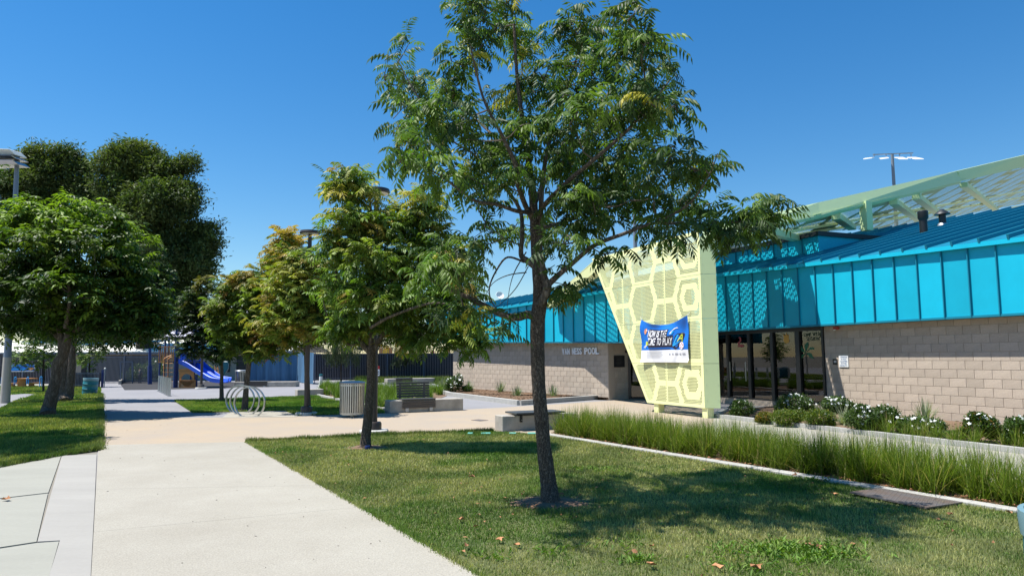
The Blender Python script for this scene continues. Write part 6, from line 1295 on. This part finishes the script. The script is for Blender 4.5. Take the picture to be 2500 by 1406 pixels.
# ragged grass overhanging the lawn edges
def edge(a, b, n, off=.03, h=.05, w=.008): t = rng.random((n,1)); q = a+(b-a)*t; nn = np.array([-(b-a)[1],(b-a)[0]]); nn /= np.linalg.norm(nn); return q+nn*rng.normal(0,off,(n,1))
E_ = [(pr0, ext(pr0,pr1,2.2), 9000, .022, .05, .007)]
for i, (a,b,n,o_,h,w) in enumerate(E_): blades('grass', edge(a,b,n,o_), h, w, label='turf edge creeping over the path')
e1 = np.vstack([edge(G(600,1080)[:2], G(885,1067)[:2], 3500, .04), edge(G(885,1067)[:2], G(1205,1055)[:2], 5000, .05)]); blades('grass', e1, .085, .014, base_z=.01, green=(.06,.12,.02), dry=.2, label='taller clover fringe along the back of the front lawn')
e1 = np.vstack([edge(G(240,1101)[:2], G(246,962)[:2], 9000, .05), edge(G(150,1113)[:2], G(239,1101)[:2], 1800, .03), edge(G(-60,1152)[:2], G(150,1113)[:2], 4000,.04)]); blades('grass', e1, .09, .016, green=(.06,.12,.02), dry=.2, label='turf fringe of the left lawn')
# broad-leaved weeds in the lawn
def weeds(pts, n_per, size, cols):
    t = [(np.array([[0,0,0],[.45,.13,.25],[1,0,.18],[.45,-.13,.25]]), np.array([(0,1,2),(0,2,3)]))]; pos = np.repeat(pts, n_per, 0)+np.c_[rng.normal(0,.03,(len(pts)*n_per,2)), np.full(len(pts)*n_per,.02)]; n = len(pos)
    return scatter(t, pos, rng.uniform(0,6.28,n), -rng.uniform(-.1,.9,n), rng.normal(0,.3,n), rng.uniform(.5,1.3,n)*size, pal(cols,[1]*len(cols),n,.3))
wp = [(1900,1352,.5,200),(1960,1345,.35,110),(2020,1360,.3,70),(1560,1376,.2,30),(1330,1350,.18,16),(1200,1365,.18,14),(1440,1150,.3,30),(2000,1175,.3,40),(1180,1110,.5,40),(1850,1390,.5,40),(1490,1340,.2,14)]
pts = np.vstack([np.c_[G(x,y)[0]+rng.normal(0,r_*.5,k), G(x,y)[1]+rng.normal(0,r_*.30,k), np.zeros(k)] for x,y,r_,k in wp]); V, Fa, C = weeds(pts, 4, .055, [(.075,.15,.025),(.11,.20,.03),(.16,.24,.05)]); tag(fast('weeds', V, Fa, M['leafd'], None, tint=C), 'bright green broad-leaved weeds in patches of the front lawn', kind='stuff')
pts = polysample(L1c, 700); V, Fa, C = weeds(np.c_[pts, np.zeros(700)], 4, .034, [(.07,.15,.02),(.12,.22,.03)]); tag(fast('clover', V, Fa, M['leafd'], None, tint=C), 'scattered clover leaves in the turf', kind='stuff')
# ornamental grass
def tufts(centers, nb, h, w, cols, spread=.10, lean=.55, name='ornamental_grass', label=None):
    N_ = len(centers)*nb; c = np.repeat(centers, nb, 0)+rng.normal(0,spread*.45,(N_,2)); a = rng.uniform(0,6.28,N_); ln = np.abs(rng.normal(0,lean,N_)+rng.exponential(.12,N_)).clip(0,1.35); H = h*rng.uniform(.55,1.15,N_)*np.repeat(rng.uniform(.8,1.12,len(centers)),nb)
    d = np.stack([np.cos(a), np.sin(a)],1); V = np.zeros((N_,8,3)); sd = np.stack([-np.sin(a), np.cos(a)],1)*w/2
    for k in range(4):
        t = k/3; r_ = H*(np.sin(ln)*t+.30*ln*t*t); z = H*(np.cos(ln*.8)*t-.16*ln*t*t*t)+.02; ww = (1-t)**.7+.06
        V[:,2*k,:2] = c+d*r_[:,None]-sd*ww; V[:,2*k+1,:2] = c+d*r_[:,None]+sd*ww; V[:,2*k,2] = z; V[:,2*k+1,2] = z
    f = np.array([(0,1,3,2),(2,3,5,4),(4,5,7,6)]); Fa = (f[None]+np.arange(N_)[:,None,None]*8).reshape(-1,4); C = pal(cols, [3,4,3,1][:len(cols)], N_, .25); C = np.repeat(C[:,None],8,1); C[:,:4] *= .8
    tag(fast(name, V.reshape(-1,3), Fa, M['blade'], None, tint=C.reshape(-1,3)), label, kind='stuff')
OG = [(.075,.13,.010),(.125,.19,.014),(.19,.26,.03),(.36,.31,.12)]
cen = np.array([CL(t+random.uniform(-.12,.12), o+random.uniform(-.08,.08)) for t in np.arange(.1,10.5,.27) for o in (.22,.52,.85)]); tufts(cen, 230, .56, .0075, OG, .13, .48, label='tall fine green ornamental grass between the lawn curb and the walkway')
cen2 = [be0+wd*t+np.array([random.uniform(.1,.35),random.uniform(-.1,.1)]) for t in np.arange(4.2,11,.35)]; tufts(np.array(cen2), 120, .42, .008, OG, .1, .5, label='ornamental grass along the front of the flower bed')
pcs = polysample([tuple(q) for q in PB], 150); tufts(pcs, 90, .48, .016, [(.075,.14,.015),(.11,.19,.02),(.16,.25,.035)], .13, .45, label='bright green ornamental grass in the planter behind the bench')
# dry leaves
def dleaf():
    r_ = random; mb = MB(); n = 7; V = [(0,0,.012)]
    for k in range(n): a = 2*math.pi*k/n; rr = (.05 if k % 2 == 0 else .028)*r_.uniform(.7,1.2); V.append((rr*math.cos(a)*1.2, rr*math.sin(a), .012+abs(r_.gauss(0,.014))+.012*(k%2)))
    return mb.add(V, [(0,1+k,1+(k+1)%n) for k in range(n)])
for i,(x,y) in enumerate(((1150,1172),(1162,1297),(1372,1216),(1140,1345),(1264,1342),(1590,1347),(1978,1343),(2000,1349),(1590,1395),(1756,1400),(1848,1400),(1548,1362),(1124,1280),(1222,1330),(2035,1216),(1940,1168),(2465,1262),(2320,1265))):
    o = dleaf().build('fallen_leaf', M['dryleaf'], None); o.location = tuple(G(x,y)+[0,0,.035]); o.rotation_euler = (random.uniform(-.3,.3),random.uniform(-.3,.3),random.uniform(0,6)); o.scale = (random.uniform(.6,.95),)*3; tag(o,'curled dry brown leaf lying on the front lawn','leaf','fallen leaves on the front lawn')
o = dleaf().build('fallen_leaf', M['dryleaf'], None); o.location = tuple(G(13,1226)+[0,0,.02]); tag(o,'curled orange leaf lying on the pale paving at the left edge','leaf')
lit = MB(); pp = np.vstack([polysample(L1c, 170), np.array([CL(random.uniform(0,9), abs(random.gauss(0,.06))+.02) for _ in range(260)]), np.array([G(1345,1228)[:2]+np.array([random.gauss(0,.4),random.gauss(0,.3)]) for _ in range(30)])])
for x, y in pp:
    s_ = random.uniform(.012,.03); a = random.uniform(0,6); c, s2 = math.cos(a)*s_, math.sin(a)*s_; z = random.uniform(.03,.055); lit.add([(x,y,z),(x+c-s2*.5,y+s2+c*.5,z+random.uniform(0,.02)),(x+c*2,y+s2*2,z),(x+c+s2*.5,y+s2-c*.5,z+random.uniform(0,.015))],[(0,1,2),(0,2,3)])
tag(lit.build('leaf_litter', M['dryleaf']), 'bits of dry leaf scattered over turf and curb', kind='stuff')
deb = MB()
for _ in range(70):
    t = random.random(); y = random.uniform(4,20); a = ext(pl0,pl1,y); b = ext(pr0,pr1,y); x = a[0]+(b[0]-a[0])*t; s_ = random.uniform(.003,.011); an = random.uniform(0,3); deb.box((x,y,.019),(s_*2.2,s_*.6,.004),(math.cos(an),math.sin(an),0),(-math.sin(an),math.cos(an),0))
tag(deb.build('path_debris', M['joint']), 'tiny twigs and specks on the path', kind='stuff')
b = MB()
for _ in range(1300):
    q = polysample([tuple(p) for p in LB], 1)[0] if _ < 600 else polysample([tuple(be0),tuple(be1),tuple(RP(-9,.02,0)[:2]),tuple(RP(6.9,.02,0)[:2])], 1)[0]; z = .105 if _ < 600 else .035; an = random.uniform(0,3); b.box((q[0],q[1],z),(.06,.02,.012),(math.cos(an),math.sin(an),0),(-math.sin(an),math.cos(an),0))
tag(b.build('bark_chips', M['mulch']), 'reddish bark chips covering the planting beds', kind='stuff')
